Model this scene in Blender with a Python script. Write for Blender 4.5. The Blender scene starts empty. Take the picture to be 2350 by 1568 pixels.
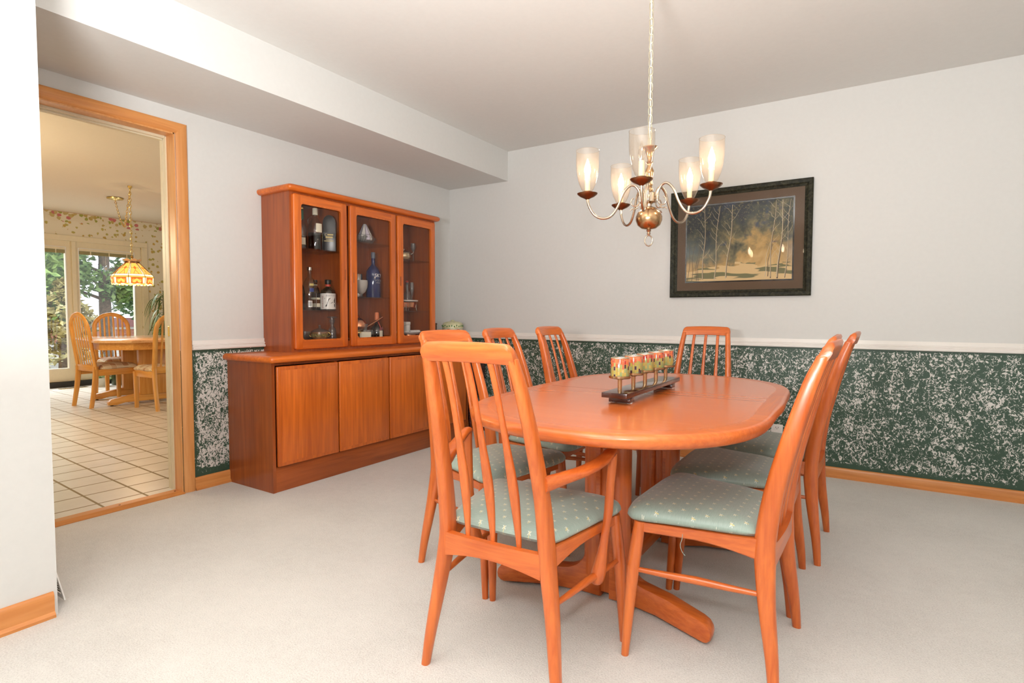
import bpy, bmesh, math, random
from mathutils import Vector, Matrix
PI = math.pi
random.seed(7)
SC = bpy.context.scene
COL = SC.collection

# ------------------------------------------------------------------ camera
cam = bpy.data.cameras.new('camera')
cam.sensor_width = 36.0
cam.sensor_fit = 'HORIZONTAL'
cam.lens = 1278.577 / 2350 * 36
cam.clip_start = 0.02
cam.clip_end = 200
co = bpy.data.objects.new('camera', cam)
COL.objects.link(co)
_y, _p, _r = 0.571697, -0.046962, 0.00177
_f = Vector((-math.sin(_y) * math.cos(_p), math.cos(_y) * math.cos(_p), math.sin(_p)))
_rt = Vector((math.cos(_y), math.sin(_y), 0))
_u = _rt.cross(_f)
_x = math.cos(_r) * _rt + math.sin(_r) * _u
_z = -math.sin(_r) * _rt + math.cos(_r) * _u
co.matrix_world = Matrix(((_x.x, _z.x, -_f.x, 3.30754), (_x.y, _z.y, -_f.y, -4.06877), (_x.z, _z.z, -_f.z, 1.0285), (0, 0, 0, 1)))
SC.camera = co

# ------------------------------------------------------------------ view, world, lights
SC.view_settings.view_transform = 'Standard'
SC.view_settings.look = 'None'
SC.view_settings.exposure = 0.07
SC.view_settings.gamma = 1.0
SC.view_settings.use_curve_mapping = False
SC.cycles.use_denoising = True
SC.cycles.max_bounces = 10
SC.cycles.transparent_max_bounces = 24
SC.cycles.sample_clamp_indirect = 6.0
SC.cycles.caustics_reflective = False
SC.cycles.caustics_refractive = False
world = bpy.data.worlds.new('sky')
SC.world = world
world.use_nodes = True
world.node_tree.nodes['Background'].inputs[0].default_value = (0.93, 0.97, 1.0, 1)
world.node_tree.nodes['Background'].inputs[1].default_value = 1.6


def light(name, kind, loc, energy, color=(1, 1, 1), size=0.2, size_y=None, aim=None, spread=None):
    l = bpy.data.lights.new(name, kind)
    l.energy = energy
    l.color = color
    if kind == 'AREA':
        l.size = size
        if size_y:
            l.shape = 'RECTANGLE'
            l.size_y = size_y
        else:
            l.shape = 'DISK'
        if spread:
            l.spread = spread
    else:
        l.shadow_soft_size = size
    o = bpy.data.objects.new(name, l)
    COL.objects.link(o)
    o.location = loc
    if aim:
        o.rotation_euler = (Vector(aim) - Vector(loc)).to_track_quat('-Z', 'Y').to_euler()
    return o


# the photographer's flash on the camera, an added soft fill light behind it, an added fill light by the right wall
light('camera_flash', 'AREA', (3.31, -4.09, 1.31), 11.0, (0.97, 0.98, 0.98), 0.12, aim=(1.3, -1.6, 0.9))
light('flash_aimed_at_ceiling', 'AREA', (2.85, -4.5, 1.15), 182, (0.985, 0.985, 0.985), 0.6, aim=(2.8, -4.15, 2.43))  # assumed bounce flash, out of view, brightening the ceiling
light('rear_fill_light', 'AREA', (3.2, -8.3, 1.5), 10, (0.97, 0.985, 1.0), 3.6, 2.0, aim=(3.0, 0, 1.3))  # added fill from behind the camera; the rear wall has no window
light('right_fill_light', 'AREA', (5.15, -2.6, 1.5), 2, (0.97, 0.98, 0.96), 1.8, 1.4, aim=(0, -2.4, 1.2))  # added fill for an assumed, unseen window; the right wall is solid
light('patio_daylight', 'AREA', (-7.6, -0.8, 3.3), 420, (0.93, 0.97, 1.0), 2.6, 2.1, aim=(-4.4, -1.0, 0.0))  # added area light above the glass doors, out of view, standing in for sky
light('kitchen_fill_light', 'POINT', (-2.6, -3.3, 1.7), 55, (1.0, 0.80, 0.54), 0.2)  # added warm fill for the kitchen, out of view and without a fixture

# ------------------------------------------------------------------ node helpers


def lin(r, g, b):
    f = lambda v: (v / 255) / 12.92 if v <= 10 else (((v / 255) + 0.055) / 1.055) ** 2.4
    return (f(r), f(g), f(b), 1)


class G:
    """small wrapper over a material's node tree"""

    def __init__(s, name):
        s.m = bpy.data.materials.new(name)
        s.m.use_nodes = True
        s.nt = s.m.node_tree
        s.b = s.nt.nodes['Principled BSDF']
        s.out = s.nt.nodes['Material Output']
        s._co = None

    def n(s, t, **kw):
        n = s.nt.nodes.new('ShaderNode' + t)
        for k, v in kw.items():
            if k.startswith('_'):
                s.set(n, int(k[1:]) if k[1:].isdigit() else k[1:], v)
            else:
                setattr(n, k, v)
        return n

    def set(s, n, k, v):
        i = n.inputs[k]
        if hasattr(v, 'links') or isinstance(v, bpy.types.NodeSocket):
            s.nt.links.new(v, i)
        else:
            i.default_value = v

    def obj(s):
        if not s._co:
            s._co = s.n('TexCoord').outputs['Object']
        return s._co

    def mth(s, op, a, b=0.0, c=0.0, clamp=False):
        n = s.n('Math', operation=op, use_clamp=clamp)
        s.set(n, 0, a)
        s.set(n, 1, b)
        if len(n.inputs) > 2:
            s.set(n, 2, c)
        return n.outputs[0]

    def xyz(s, v=None):
        n = s.n('SeparateXYZ')
        s.set(n, 0, v or s.obj())
        return n.outputs

    def map(s, scale, loc=(0, 0, 0), v=None):
        n = s.n('Mapping')
        s.set(n, 'Vector', v or s.obj())
        n.inputs['Scale'].default_value = scale
        n.inputs['Location'].default_value = loc
        return n.outputs[0]

    def noise(s, v, scale=5.0, detail=4.0, rough=0.55, dist=0.0):
        n = s.n('TexNoise')
        s.set(n, 'Vector', v)
        s.set(n, 'Scale', scale)
        s.set(n, 'Detail', detail)
        s.set(n, 'Roughness', rough)
        s.set(n, 'Distortion', dist)
        return n.outputs[0]

    def ramp(s, f, stops, interp='LINEAR'):
        n = s.n('ValToRGB')
        s.set(n, 0, f)
        cr = n.color_ramp
        cr.interpolation = interp
        while len(cr.elements) < len(stops):
            cr.elements.new(0.5)
        for e, (p, c) in zip(cr.elements, stops):
            e.position = p
            e.color = c if len(c) == 4 else (*c, 1)
        return n.outputs[0]

    def mix(s, f, a, b, blend='MIX'):
        n = s.n('Mix', data_type='RGBA', blend_type=blend)
        s.set(n, 0, f)
        s.set(n, 6, a)
        s.set(n, 7, b)
        return n.outputs[2]

    def bump(s, h, strength=0.2, dist=0.01):
        n = s.n('Bump')
        s.set(n, 'Height', h)
        n.inputs['Strength'].default_value = strength
        n.inputs['Distance'].default_value = dist
        s.set(s.b, 'Normal', n.outputs[0])

    def p(s, **kw):
        for k, v in kw.items():
            s.set(s.b, k.replace('_', ' '), v)
        return s


def flat(name, c, rough=0.5, metal=0.0, coat=0.0, spec=0.5, var=0.06, vs=30.0):
    g = G(name)
    t = g.noise(g.obj(), vs, 3)
    k = 1 - var
    col = g.ramp(t, [(0.3, (c[0] * k, c[1] * k, c[2] * k, 1)), (0.7, (min(1, c[0] * (1 + var)), min(1, c[1] * (1 + var)), min(1, c[2] * (1 + var)), 1))])
    g.p(Base_Color=col, Roughness=rough, Metallic=metal, Coat_Weight=coat)
    g.set(g.b, 'Specular IOR Level', spec)
    return g.m


def wood(name, dark, light_, axis='Z', rough=0.32, coat=0.25, stretch=14.0, fine=60.0, contrast=0.5, figure=0.5, bands=3.0, bmp=0.03, rvar=0.10):
    """grain running along one axis: long streaks, fine pores, slow cathedral figure and a slight tone per object"""
    g = G(name)
    ai = 'XYZ'.index(axis)
    sc = [fine, fine, fine]
    sc[ai] = fine / stretch / 2
    off = g.n('ObjectInfo').outputs['Random']
    cmb = g.n('CombineXYZ')
    g.set(cmb, 0, g.mth('MULTIPLY', off, 7.3))
    g.set(cmb, 1, g.mth('MULTIPLY', off, 3.1))
    v = g.n('VectorMath', operation='ADD')
    g.set(v, 0, g.obj())
    g.set(v, 1, cmb.outputs[0])
    n1 = g.noise(g.map(sc, v=v.outputs[0]), 1.0, 5, 0.6, 0.3)
    sc2 = [bands * 2.5] * 3
    sc2[ai] = bands * 0.35
    n2 = g.noise(g.map(sc2, v=v.outputs[0]), 1.0, 2, 0.5, 0.8)
    rings = g.mth('FRACT', g.mth('MULTIPLY', n2, 7.0))
    rings = g.mth('ABSOLUTE', g.mth('SUBTRACT', rings, 0.5))
    f = g.mth('ADD', g.mth('MULTIPLY', n1, contrast + 0.4), g.mth('MULTIPLY', rings, figure))
    f = g.mth('ADD', f, g.mth('MULTIPLY', g.mth('SUBTRACT', n2, 0.5), 0.55))
    f = g.mth('ADD', f, g.mth('MULTIPLY', g.mth('SUBTRACT', off, 0.5), 0.12))
    col = g.ramp(f, [(0.22, dark), (0.85, light_)])
    g.p(Base_Color=col, Roughness=g.mth('ADD', rough - rvar * .4, g.mth('MULTIPLY', n1, rvar)), Coat_Weight=coat, Coat_Roughness=0.18)
    if bmp:
        g.bump(n1, bmp, 0.0012)
    return g.m


def glass(name, tint=(1, 1, 1, 1), refl=1.0, rough=0.0, body=0.0, bodycol=(1, 1, 1, 1)):
    """thin pane or thin-walled vessel: clear through, mirror at grazing angles"""
    g = G(name)
    g.nt.nodes.remove(g.b)
    tr = g.n('BsdfTransparent')
    tr.inputs[0].default_value = tint
    gl = g.n('BsdfGlossy')
    gl.inputs['Roughness'].default_value = rough
    fr = g.n('Fresnel')
    bk = g.n('NewGeometry').outputs['Backfacing']
    g.set(fr, 0, g.mth('SUBTRACT', 1.5, g.mth('MULTIPLY', bk, 1.5 - 1 / 1.5)))
    lw = g.mth('MULTIPLY', fr.outputs[0], refl, clamp=True)
    base = tr.outputs[0]
    if body > 0:
        df = g.n('BsdfTranslucent')
        df.inputs[0].default_value = bodycol
        d2 = g.n('BsdfDiffuse')
        d2.inputs[0].default_value = bodycol
        a = g.n('MixShader')
        g.set(a, 0, 0.5)
        g.set(a, 1, df.outputs[0])
        g.set(a, 2, d2.outputs[0])
        mb = g.n('MixShader')
        g.set(mb, 0, body)
        g.set(mb, 1, base)
        g.set(mb, 2, a.outputs[0])
        base = mb.outputs[0]
    mx = g.n('MixShader')
    g.set(mx, 0, lw)
    g.set(mx, 1, base)
    g.set(mx, 2, gl.outputs[0])
    g.nt.links.new(mx.outputs[0], g.out.inputs[0])
    return g.m


def glow(name, col, strength):
    g = G(name)
    g.p(Base_Color=col, Emission_Color=col, Emission_Strength=strength)
    return g.m


# ------------------------------------------------------------------ mesh helpers


class MB:
    def __init__(s):
        s.v = []
        s.f = []
        s.mi = []

    def add(s, vs, fs, mi=0):
        b = len(s.v)
        s.v += [tuple(v) for v in vs]
        for f in fs:
            s.f.append([b + i for i in f])
            s.mi.append(mi)
        return s

    def box(s, x0, x1, y0, y1, z0, z1, mi=0):
        return s.add([(x0, y0, z0), (x1, y0, z0), (x1, y1, z0), (x0, y1, z0), (x0, y0, z1), (x1, y0, z1), (x1, y1, z1), (x0, y1, z1)],
                     [(0, 3, 2, 1), (4, 5, 6, 7), (0, 1, 5, 4), (1, 2, 6, 5), (2, 3, 7, 6), (3, 0, 4, 7)], mi)

    def rbox(s, x0, x1, y0, y1, z0, z1, r=0.004, seg=2, mi=0):
        bm = bmesh.new()
        bmesh.ops.create_cube(bm, size=1)
        for v in bm.verts:
            v.co = Vector(((x0 + x1) / 2 + v.co.x * (x1 - x0), (y0 + y1) / 2 + v.co.y * (y1 - y0), (z0 + z1) / 2 + v.co.z * (z1 - z0)))
        r = min(r, 0.49 * min(x1 - x0, y1 - y0, z1 - z0))
        bmesh.ops.bevel(bm, geom=bm.edges[:], offset=r, segments=seg, profile=0.5, affect='EDGES')
        return s.bm(bm, mi)

    def bm(s, bm, mi=0):
        bm.verts.index_update()
        s.add([v.co[:] for v in bm.verts], [[v.index for v in f.verts] for f in bm.faces], mi)
        bm.free()
        return s

    def loft(s, rings, cap=True, closed=False, mi=0):
        n = len(rings[0])
        vs = [p for r in rings for p in r]
        fs = []
        m = len(rings)
        for i in range(m if closed else m - 1):
            a, b = i * n, ((i + 1) % m) * n
            for j in range(n):
                k = (j + 1) % n
                fs.append((a + j, a + k, b + k, b + j))
        if cap and not closed:
            fs.append(tuple(reversed(range(n))))
            fs.append(tuple((m - 1) * n + j for j in range(n)))
        return s.add(vs, fs, mi)

    def lathe(s, prof, seg=24, c=(0, 0, 0), mi=0, cap=True):
        rings = []
        for r, z in prof:
            r = max(r, 1e-4)
            rings.append([(c[0] + r * math.cos(2 * PI * j / seg), c[1] + r * math.sin(2 * PI * j / seg), c[2] + z) for j in range(seg)])
        return s.loft(rings, cap=cap, mi=mi)

    def tube(s, pts, rad, seg=10, closed=False, ell=None, mi=0, up=None):
        """sweep; rad is a number or a list; ell = (wide, thick) scale of the section"""
        P = [Vector(p) for p in pts]
        n = len(P)
        R = rad if isinstance(rad, (list, tuple)) else [rad] * n
        rings = []
        prev = None
        for i in range(n):
            a = P[(i - 1) % n] if (closed or i > 0) else P[i]
            b = P[(i + 1) % n] if (closed or i < n - 1) else P[i]
            t = (b - a).normalized()
            if prev is None:
                q = Vector(up) if up else (Vector((0, 0, 1)) if abs(t.z) < 0.9 else Vector((1, 0, 0)))
            else:
                q = prev
            nx = (q - t * q.dot(t)).normalized()
            prev = nx
            ny = t.cross(nx)
            e = ell or (1, 1)
            rings.append([tuple(P[i] + nx * (R[i] * e[0] * math.cos(2 * PI * j / seg)) + ny * (R[i] * e[1] * math.sin(2 * PI * j / seg))) for j in range(seg)])
        return s.loft(rings, cap=not closed, closed=closed, mi=mi)

    def prism(s, poly, axis, a0, a1, mi=0, bev=0.0):
        """extrude a 2-D outline along an axis; outline is in the two other axes in xyz order"""
        def pt(p, a):
            if axis == 'x':
                return (a, p[0], p[1])
            if axis == 'y':
                return (p[0], a, p[1])
            return (p[0], p[1], a)
        n = len(poly)
        bm = bmesh.new()
        A = [bm.verts.new(pt(p, a0)) for p in poly]
        B = [bm.verts.new(pt(p, a1)) for p in poly]
        fa = bm.faces.new(A)
        fb = bm.faces.new(list(reversed(B)))
        for i in range(n):
            bm.faces.new((A[i], B[i], B[(i + 1) % n], A[(i + 1) % n]))
        bmesh.ops.recalc_face_normals(bm, faces=bm.faces[:])
        if bev > 0:
            ed = list(set(fa.edges) | set(fb.edges))
            bmesh.ops.bevel(bm, geom=ed, offset=bev, segments=2, profile=0.5, affect='EDGES')
        return s.bm(bm, mi)

    def sphere(s, c, r, u=14, v=9, sc=(1, 1, 1), mi=0):
        prof = [(c[0], c[1], c[2])]
        rings = []
        for i in range(v + 1):
            a = -PI / 2 + PI * i / v
            rr = max(math.cos(a), 1e-3) * r
            rings.append([(c[0] + sc[0] * rr * math.cos(2 * PI * j / u), c[1] + sc[1] * rr * math.sin(2 * PI * j / u), c[2] + sc[2] * r * math.sin(a)) for j in range(u)])
        return s.loft(rings, mi=mi)

    def xf(s, M, start=0):
        for i in range(start, len(s.v)):
            s.v[i] = tuple(M @ Vector(s.v[i]))
        return s


def O(name, mb, mats, parent=None, smooth=True, kind=None, angle=40, loc=None):
    me = bpy.data.meshes.new(name)
    me.from_pydata(mb.v, [], mb.f)
    if not isinstance(mats, (list, tuple)):
        mats = [mats]
    for m in mats:
        me.materials.append(m)
    if len(mats) > 1:
        me.polygons.foreach_set('material_index', mb.mi)
    bm = bmesh.new()
    bm.from_mesh(me)
    bmesh.ops.recalc_face_normals(bm, faces=bm.faces[:])
    bm.to_mesh(me)
    bm.free()
    if smooth:
        me.polygons.foreach_set('use_smooth', [True] * len(me.polygons))
        me.set_sharp_from_angle(angle=math.radians(angle))
    me.update()
    o = bpy.data.objects.new(name, me)
    COL.objects.link(o)
    if parent:
        o.parent = parent
    if kind:
        o['kind'] = kind
    if loc:
        o.location = loc
    return o


def tag(o, label, cat, group=None):
    o['label'] = label
    o['category'] = cat
    if group:
        o['group'] = group
    return o


def T(name, label, cat, loc=(0, 0, 0), rz=0.0, group=None):
    o = bpy.data.objects.new(name, None)
    o.empty_display_size = 0.05
    COL.objects.link(o)
    o.location = loc
    o.rotation_euler = (0, 0, rz)
    return tag(o, label, cat, group)


def dup(root, loc, rz, label, group=None):
    r = root.copy()
    COL.objects.link(r)
    r.location = loc
    r.rotation_euler = (0, 0, rz)
    r['label'] = label
    if group:
        r['group'] = group
    for ch in [o for o in bpy.data.objects if o.parent == root]:
        c = ch.copy()
        COL.objects.link(c)
        c.parent = r
        for g in [o for o in bpy.data.objects if o.parent == ch]:
            d = g.copy()
            COL.objects.link(d)
            d.parent = c
    return r


def S(name, mb, mats, smooth=False, parent=None):
    return O(name, mb, mats, parent, smooth, None if parent else 'structure')


def rr(cx, cy, hx, hy, r, n=4):
    """rounded rectangle outline"""
    r = min(r, hx * 0.999, hy * 0.999)
    out = []
    for qx, qy, a0 in ((1, 1, 0), (-1, 1, PI / 2), (-1, -1, PI), (1, -1, 1.5 * PI)):
        for i in range(n + 1):
            a = a0 + PI / 2 * i / n
            out.append((cx + qx * (hx - r) + r * math.cos(a), cy + qy * (hy - r) + r * math.sin(a)))
    return out


def spline(pts, n):
    """Catmull-Rom through tuples of any length, n steps per span"""
    out = []
    m = len(pts)
    for i in range(m - 1):
        p0, p1, p2, p3 = pts[max(i - 1, 0)], pts[i], pts[i + 1], pts[min(i + 2, m - 1)]
        for k in range(n):
            t = k / n
            out.append(tuple(0.5 * (2 * b + (c - a) * t + (2 * a - 5 * b + 4 * c - d) * t * t + (3 * b - a - 3 * c + d) * t ** 3) for a, b, c, d in zip(p0, p1, p2, p3)))
    out.append(tuple(pts[-1]))
    return out


def text_mesh(s, size):
    """outline letters as a flat mesh: lists of verts and faces, baseline at the origin"""
    cu = bpy.data.curves.new('letters', 'FONT')
    cu.body = s
    cu.size = size
    cu.resolution_u = 3
    o = bpy.data.objects.new('letters', cu)
    COL.objects.link(o)
    dg = bpy.context.evaluated_depsgraph_get()
    me = bpy.data.meshes.new_from_object(o.evaluated_get(dg))
    vs = [v.co.copy() for v in me.vertices]
    fs = [list(p.vertices) for p in me.polygons]
    bpy.data.objects.remove(o)
    bpy.data.curves.remove(cu)
    bpy.data.meshes.remove(me)
    return vs, fs

# ------------------------------------------------------------------ surface materials
M = {}
M['wall'] = flat('warm_white_paint', (0.69, 0.685, 0.66), 0.75, var=0.012, vs=40)
M['ceiling'] = flat('ceiling_paint', (0.735, 0.72, 0.69), 0.85, var=0.012, vs=40)
M['white_trim'] = flat('white_trim_paint', (0.86, 0.82, 0.77), 0.35, var=0.01)
M['cream_trim'] = flat('cream_trim_paint', (0.80, 0.70, 0.50), 0.4, var=0.02)
M['kitchen_ceiling'] = flat('kitchen_ceiling_paint', (0.80, 0.72, 0.60), 0.85, var=0.01)
M['oak_trim'] = wood('oak_trim', lin(206, 136, 70), lin(238, 178, 116), 'Z', 0.35, 0.3, figure=0.25, contrast=.35)
M['oak_trim_y'] = wood('oak_trim_y', lin(200, 126, 62), lin(234, 166, 98), 'Y', 0.35, 0.3, figure=0.25, contrast=.35)
M['oak_trim_x'] = wood('oak_trim_x', lin(196, 120, 56), lin(230, 158, 90), 'X', 0.35, 0.3, figure=0.25, contrast=.35)
for ax in 'XYZ':
    M['teak' + ax] = wood('teak_' + ax, lin(186, 84, 28), lin(234, 128, 58), ax, 0.30, 0.3, figure=0.16, fine=90, contrast=0.35)
    M['cab' + ax] = wood('cabinet_teak_' + ax, lin(178, 80, 16), lin(234, 122, 38), ax, 0.30, 0.3, figure=0.24, bands=2.2)
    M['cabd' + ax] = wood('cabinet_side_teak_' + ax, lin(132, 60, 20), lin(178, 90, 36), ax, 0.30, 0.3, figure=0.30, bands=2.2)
    M['oak' + ax] = wood('honey_oak_' + ax, lin(204, 134, 50), lin(238, 180, 96), ax, 0.35, 0.2, figure=0.2)
M['top'] = wood('table_top_teak', lin(210, 106, 46), lin(228, 130, 64), 'X', 0.20, 0.18, stretch=20, contrast=0.0, figure=0.16, bands=1.6, bmp=0, rvar=0.0)
M['darkwood'] = wood('dark_mahogany', lin(46, 14, 8), lin(78, 26, 16), 'X', 0.25, 0.4)
M['board'] = wood('espresso_board', lin(40, 16, 8), lin(74, 34, 20), 'Y', 0.16, 0.6)
M['brass'] = flat('antique_brass', (0.50, 0.31, 0.16), 0.24, 1.0, var=0.08)
M['brass_dark'] = flat('antique_brass_dark', (0.26, 0.12, 0.06), 0.28, 1.0, var=0.1)
M['nickel'] = flat('antique_silver_brass', (0.56, 0.46, 0.36), 0.24, 1.0, var=0.06)
M['chainmetal'] = flat('pale_brass_chain', (0.72, 0.68, 0.52), 0.3, 1.0)
M['yellowbrass'] = flat('polished_brass', (0.75, 0.55, 0.20), 0.22, 1.0)
M['copper'] = flat('copper', (0.80, 0.36, 0.20), 0.22, 1.0)
M['silver'] = flat('silver', (0.62, 0.60, 0.56), 0.2, 1.0)
M['black'] = flat('black_plastic', (0.012, 0.012, 0.013), 0.35)
M['white'] = flat('white_glaze', (0.82, 0.80, 0.76), 0.2)
M['plate'] = flat('white_plastic', (0.85, 0.83, 0.79), 0.35)
M['slot'] = flat('dark_slot', (0.03, 0.028, 0.025), 0.6)
M['cream'] = flat('cream_paper', (0.80, 0.74, 0.58), 0.6)
M['ivory'] = flat('ivory_sleeve', (0.86, 0.74, 0.52), 0.5)
M['felt'] = flat('white_felt', (0.8, 0.78, 0.74), 0.9)
M['pane'] = glass('clear_pane', (0.97, 0.98, 0.98, 1), 0.8)
M['picture_glass'] = glass('picture_glass', (0.98, 0.98, 0.98, 1), 0.14)
M['smoked'] = glass('cabinet_pane', (0.96, 0.95, 0.94, 1), 0.55)
M['shade_glass'] = glass('amber_shade_glass', (0.97, 0.92, 0.86, 1), 1.3, 0.02, 0.035, (1.0, 0.80, 0.62, 1))
M['bottle_clear'] = glass('clear_bottle', (0.86, 0.88, 0.88, 1), 1.8, 0.03)
M['crystal'] = glass('cut_crystal', (0.78, 0.80, 0.80, 1), 2.2, 0.10, 0.14, (0.8, 0.8, 0.8, 1))
M['bottle_amber'] = glass('amber_spirit', (0.34, 0.09, 0.03, 1), 1.6, 0.03)
M['bottle_yellow'] = glass('pale_yellow_spirit', (0.72, 0.70, 0.32, 1), 1.6, 0.03)
M['bottle_blue'] = flat('cobalt_glass', (0.012, 0.022, 0.10), 0.10, coat=0.6)
M['bottle_dark'] = flat('dark_glass', (0.02, 0.012, 0.008), 0.10, coat=0.6)
M['frosted'] = flat('frosted_glass', (0.45, 0.42, 0.38), 0.55)
M['bulb_on'] = glow('lit_bulb', (1.0, 0.80, 0.57, 1), 115)
M['bulb_off'] = glass('clear_bulb', (0.95, 0.93, 0.9, 1), 1.6, 0.02)
M['green_label'] = flat('green_label', (0.03, 0.16, 0.09), 0.5)
M['ink'] = flat('black_ink', (0.02, 0.02, 0.02), 0.6)
M['red_ink'] = flat('red_ink', (0.30, 0.05, 0.04), 0.6)
M['white_ink'] = flat('white_ink', (0.9, 0.9, 0.9), 0.5)
M['grey_ink'] = flat('grey_ink', (0.30, 0.32, 0.38), 0.5)
M['gold_ink'] = flat('gold_ink', (0.55, 0.42, 0.14), 0.4)
M['red'] = flat('red_wax', (0.55, 0.06, 0.04), 0.4)
M['orange'] = flat('orange_seal', (0.78, 0.22, 0.08), 0.4)
M['soil'] = flat('soil', (0.09, 0.065, 0.045), 0.95, var=0.3)


def carpet():
    g = G('beige_carpet')
    v = g.obj()
    n1 = g.noise(v, 190, 3, 0.7)
    n2 = g.noise(v, 2.2, 3)
    n3 = g.noise(v, 30, 2)
    f = g.mth('ADD', g.mth('MULTIPLY', n1, 0.62), g.mth('MULTIPLY', n2, 0.26))
    f = g.mth('ADD', f, g.mth('MULTIPLY', n3, 0.12))
    g.p(Base_Color=g.ramp(f, [(0.30, (0.55, 0.51, 0.465, 1)), (0.50, (0.73, 0.70, 0.65, 1)), (0.72, (0.86, 0.82, 0.765, 1))]), Roughness=0.95)
    g.set(g.b, 'Specular IOR Level', 0.1)
    g.set(g.b, 'Sheen Weight', 0.2)
    g.bump(n1, 0.55, 0.008)
    return g.m


M['carpet'] = carpet()


def wallpaper(name, density, zlo, zhi, lo_edge=None):
    """green paper rag-rolled in white: short crackled strokes in clumps, clean green along the edges"""
    g = G(name)
    X = g.xyz()
    v = g.map((1, 1, 0.80))
    big = g.noise(v, 5.0, 2, 0.6)
    mid = g.noise(v, 17, 2, 0.55, 0.5)
    warp = g.n('TexNoise')
    g.set(warp, 'Vector', v)
    g.set(warp, 'Scale', 38.0)
    g.set(warp, 'Detail', 1.0)
    wv = g.n('VectorMath', operation='SCALE')
    g.set(wv, 0, warp.outputs['Color'])
    g.set(wv, 'Scale', 0.035)
    va = g.n('VectorMath', operation='ADD')
    g.set(va, 0, v)
    g.set(va, 1, wv.outputs[0])
    fine = g.noise(va.outputs[0], 88, 2.5, 0.62, 0.9)
    dens = g.mth('ADD', g.mth('MULTIPLY', g.mth('SUBTRACT', big, 0.5), 0.16), g.mth('MULTIPLY', g.mth('SUBTRACT', mid, 0.5), 0.30))
    e1 = g.mth('MULTIPLY', g.mth('SUBTRACT', zhi, X[2]), 60, clamp=True)
    e2 = g.mth('MULTIPLY', g.mth('SUBTRACT', X[2], zlo), 36, clamp=True)
    ed = g.mth('MULTIPLY', e1, e2)
    if lo_edge is not None:
        ed = g.mth('MULTIPLY', ed, g.mth('MULTIPLY', g.mth('SUBTRACT', X[1], lo_edge), 30, clamp=True))
    f = g.mth('ADD', g.mth('ADD', fine, dens), density)
    f = g.mth('SUBTRACT', f, g.mth('MULTIPLY', g.mth('SUBTRACT', 1.0, ed), 0.2))
    mask = g.ramp(f, [(0.530, (0, 0, 0, 1)), (0.575, (1, 1, 1, 1))])
    g.p(Base_Color=g.mix(mask, (0.036, 0.078, 0.050, 1), (0.72, 0.70, 0.66, 1)), Roughness=0.45)
    g.bump(mask, 0.1, 0.002)
    return g.m


M['paper_back'] = wallpaper('green_wallpaper', -0.012, 0.070, 0.822)
M['paper_left'] = wallpaper('green_wallpaper_patch', 0.062, 0.105, 0.815, -2.362)


def kitchen_paper():
    g = G('vine_wallpaper')
    X = g.xyz()

    def blobs(scale, thr, soft, seed):
        v = g.n('TexVoronoi')
        v.feature = 'F1'
        g.set(v, 'Vector', g.map((1, 1, 1), (seed, seed * 1.7, seed * 0.6)))
        g.set(v, 'Scale', scale)
        nz = g.noise(g.obj(), scale * 2.2, 2)
        d = g.mth('ADD', v.outputs['Distance'], g.mth('MULTIPLY', g.mth('SUBTRACT', nz, 0.5), 0.5))
        rnd = g.xyz(v.outputs['Color'])
        return g.ramp(g.mth('ADD', d, g.mth('MULTIPLY', rnd[1], 0.10)), [(thr, (1, 1, 1, 1)), (thr + soft, (0, 0, 0, 1))]), rnd[0]
    a, ra = blobs(15, 0.30, 0.05, 1.3)
    col = g.mix(a, (0.80, 0.73, 0.58, 1), g.ramp(ra, [(0.2, (0.55, 0.36, 0.08, 1)), (0.8, (0.48, 0.40, 0.10, 1))]))
    b, rb = blobs(17, 0.46, 0.08, 4.1)
    c2 = g.ramp(rb, [(0.0, (0.50, 0.36, 0.10, 1)), (0.4, (0.36, 0.36, 0.06, 1)), (0.62, (0.55, 0.42, 0.16, 1)), (0.78, (0.56, 0.17, 0.16, 1))], 'CONSTANT')
    bc = g.mix(b, (0.78, 0.70, 0.54, 1), c2)
    top = g.mth('GREATER_THAN', g.mth('ADD', X[2], g.mth('MULTIPLY', g.noise(g.obj(), 14, 2), 0.10)), 2.375)
    col = g.mix(top, col, bc)
    strip = g.mth('GREATER_THAN', X[2], 2.452)
    col = g.mix(strip, col, (0.60, 0.42, 0.28, 1))
    g.p(Base_Color=col, Roughness=0.6)
    return g.m


M['vine'] = kitchen_paper()


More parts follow.
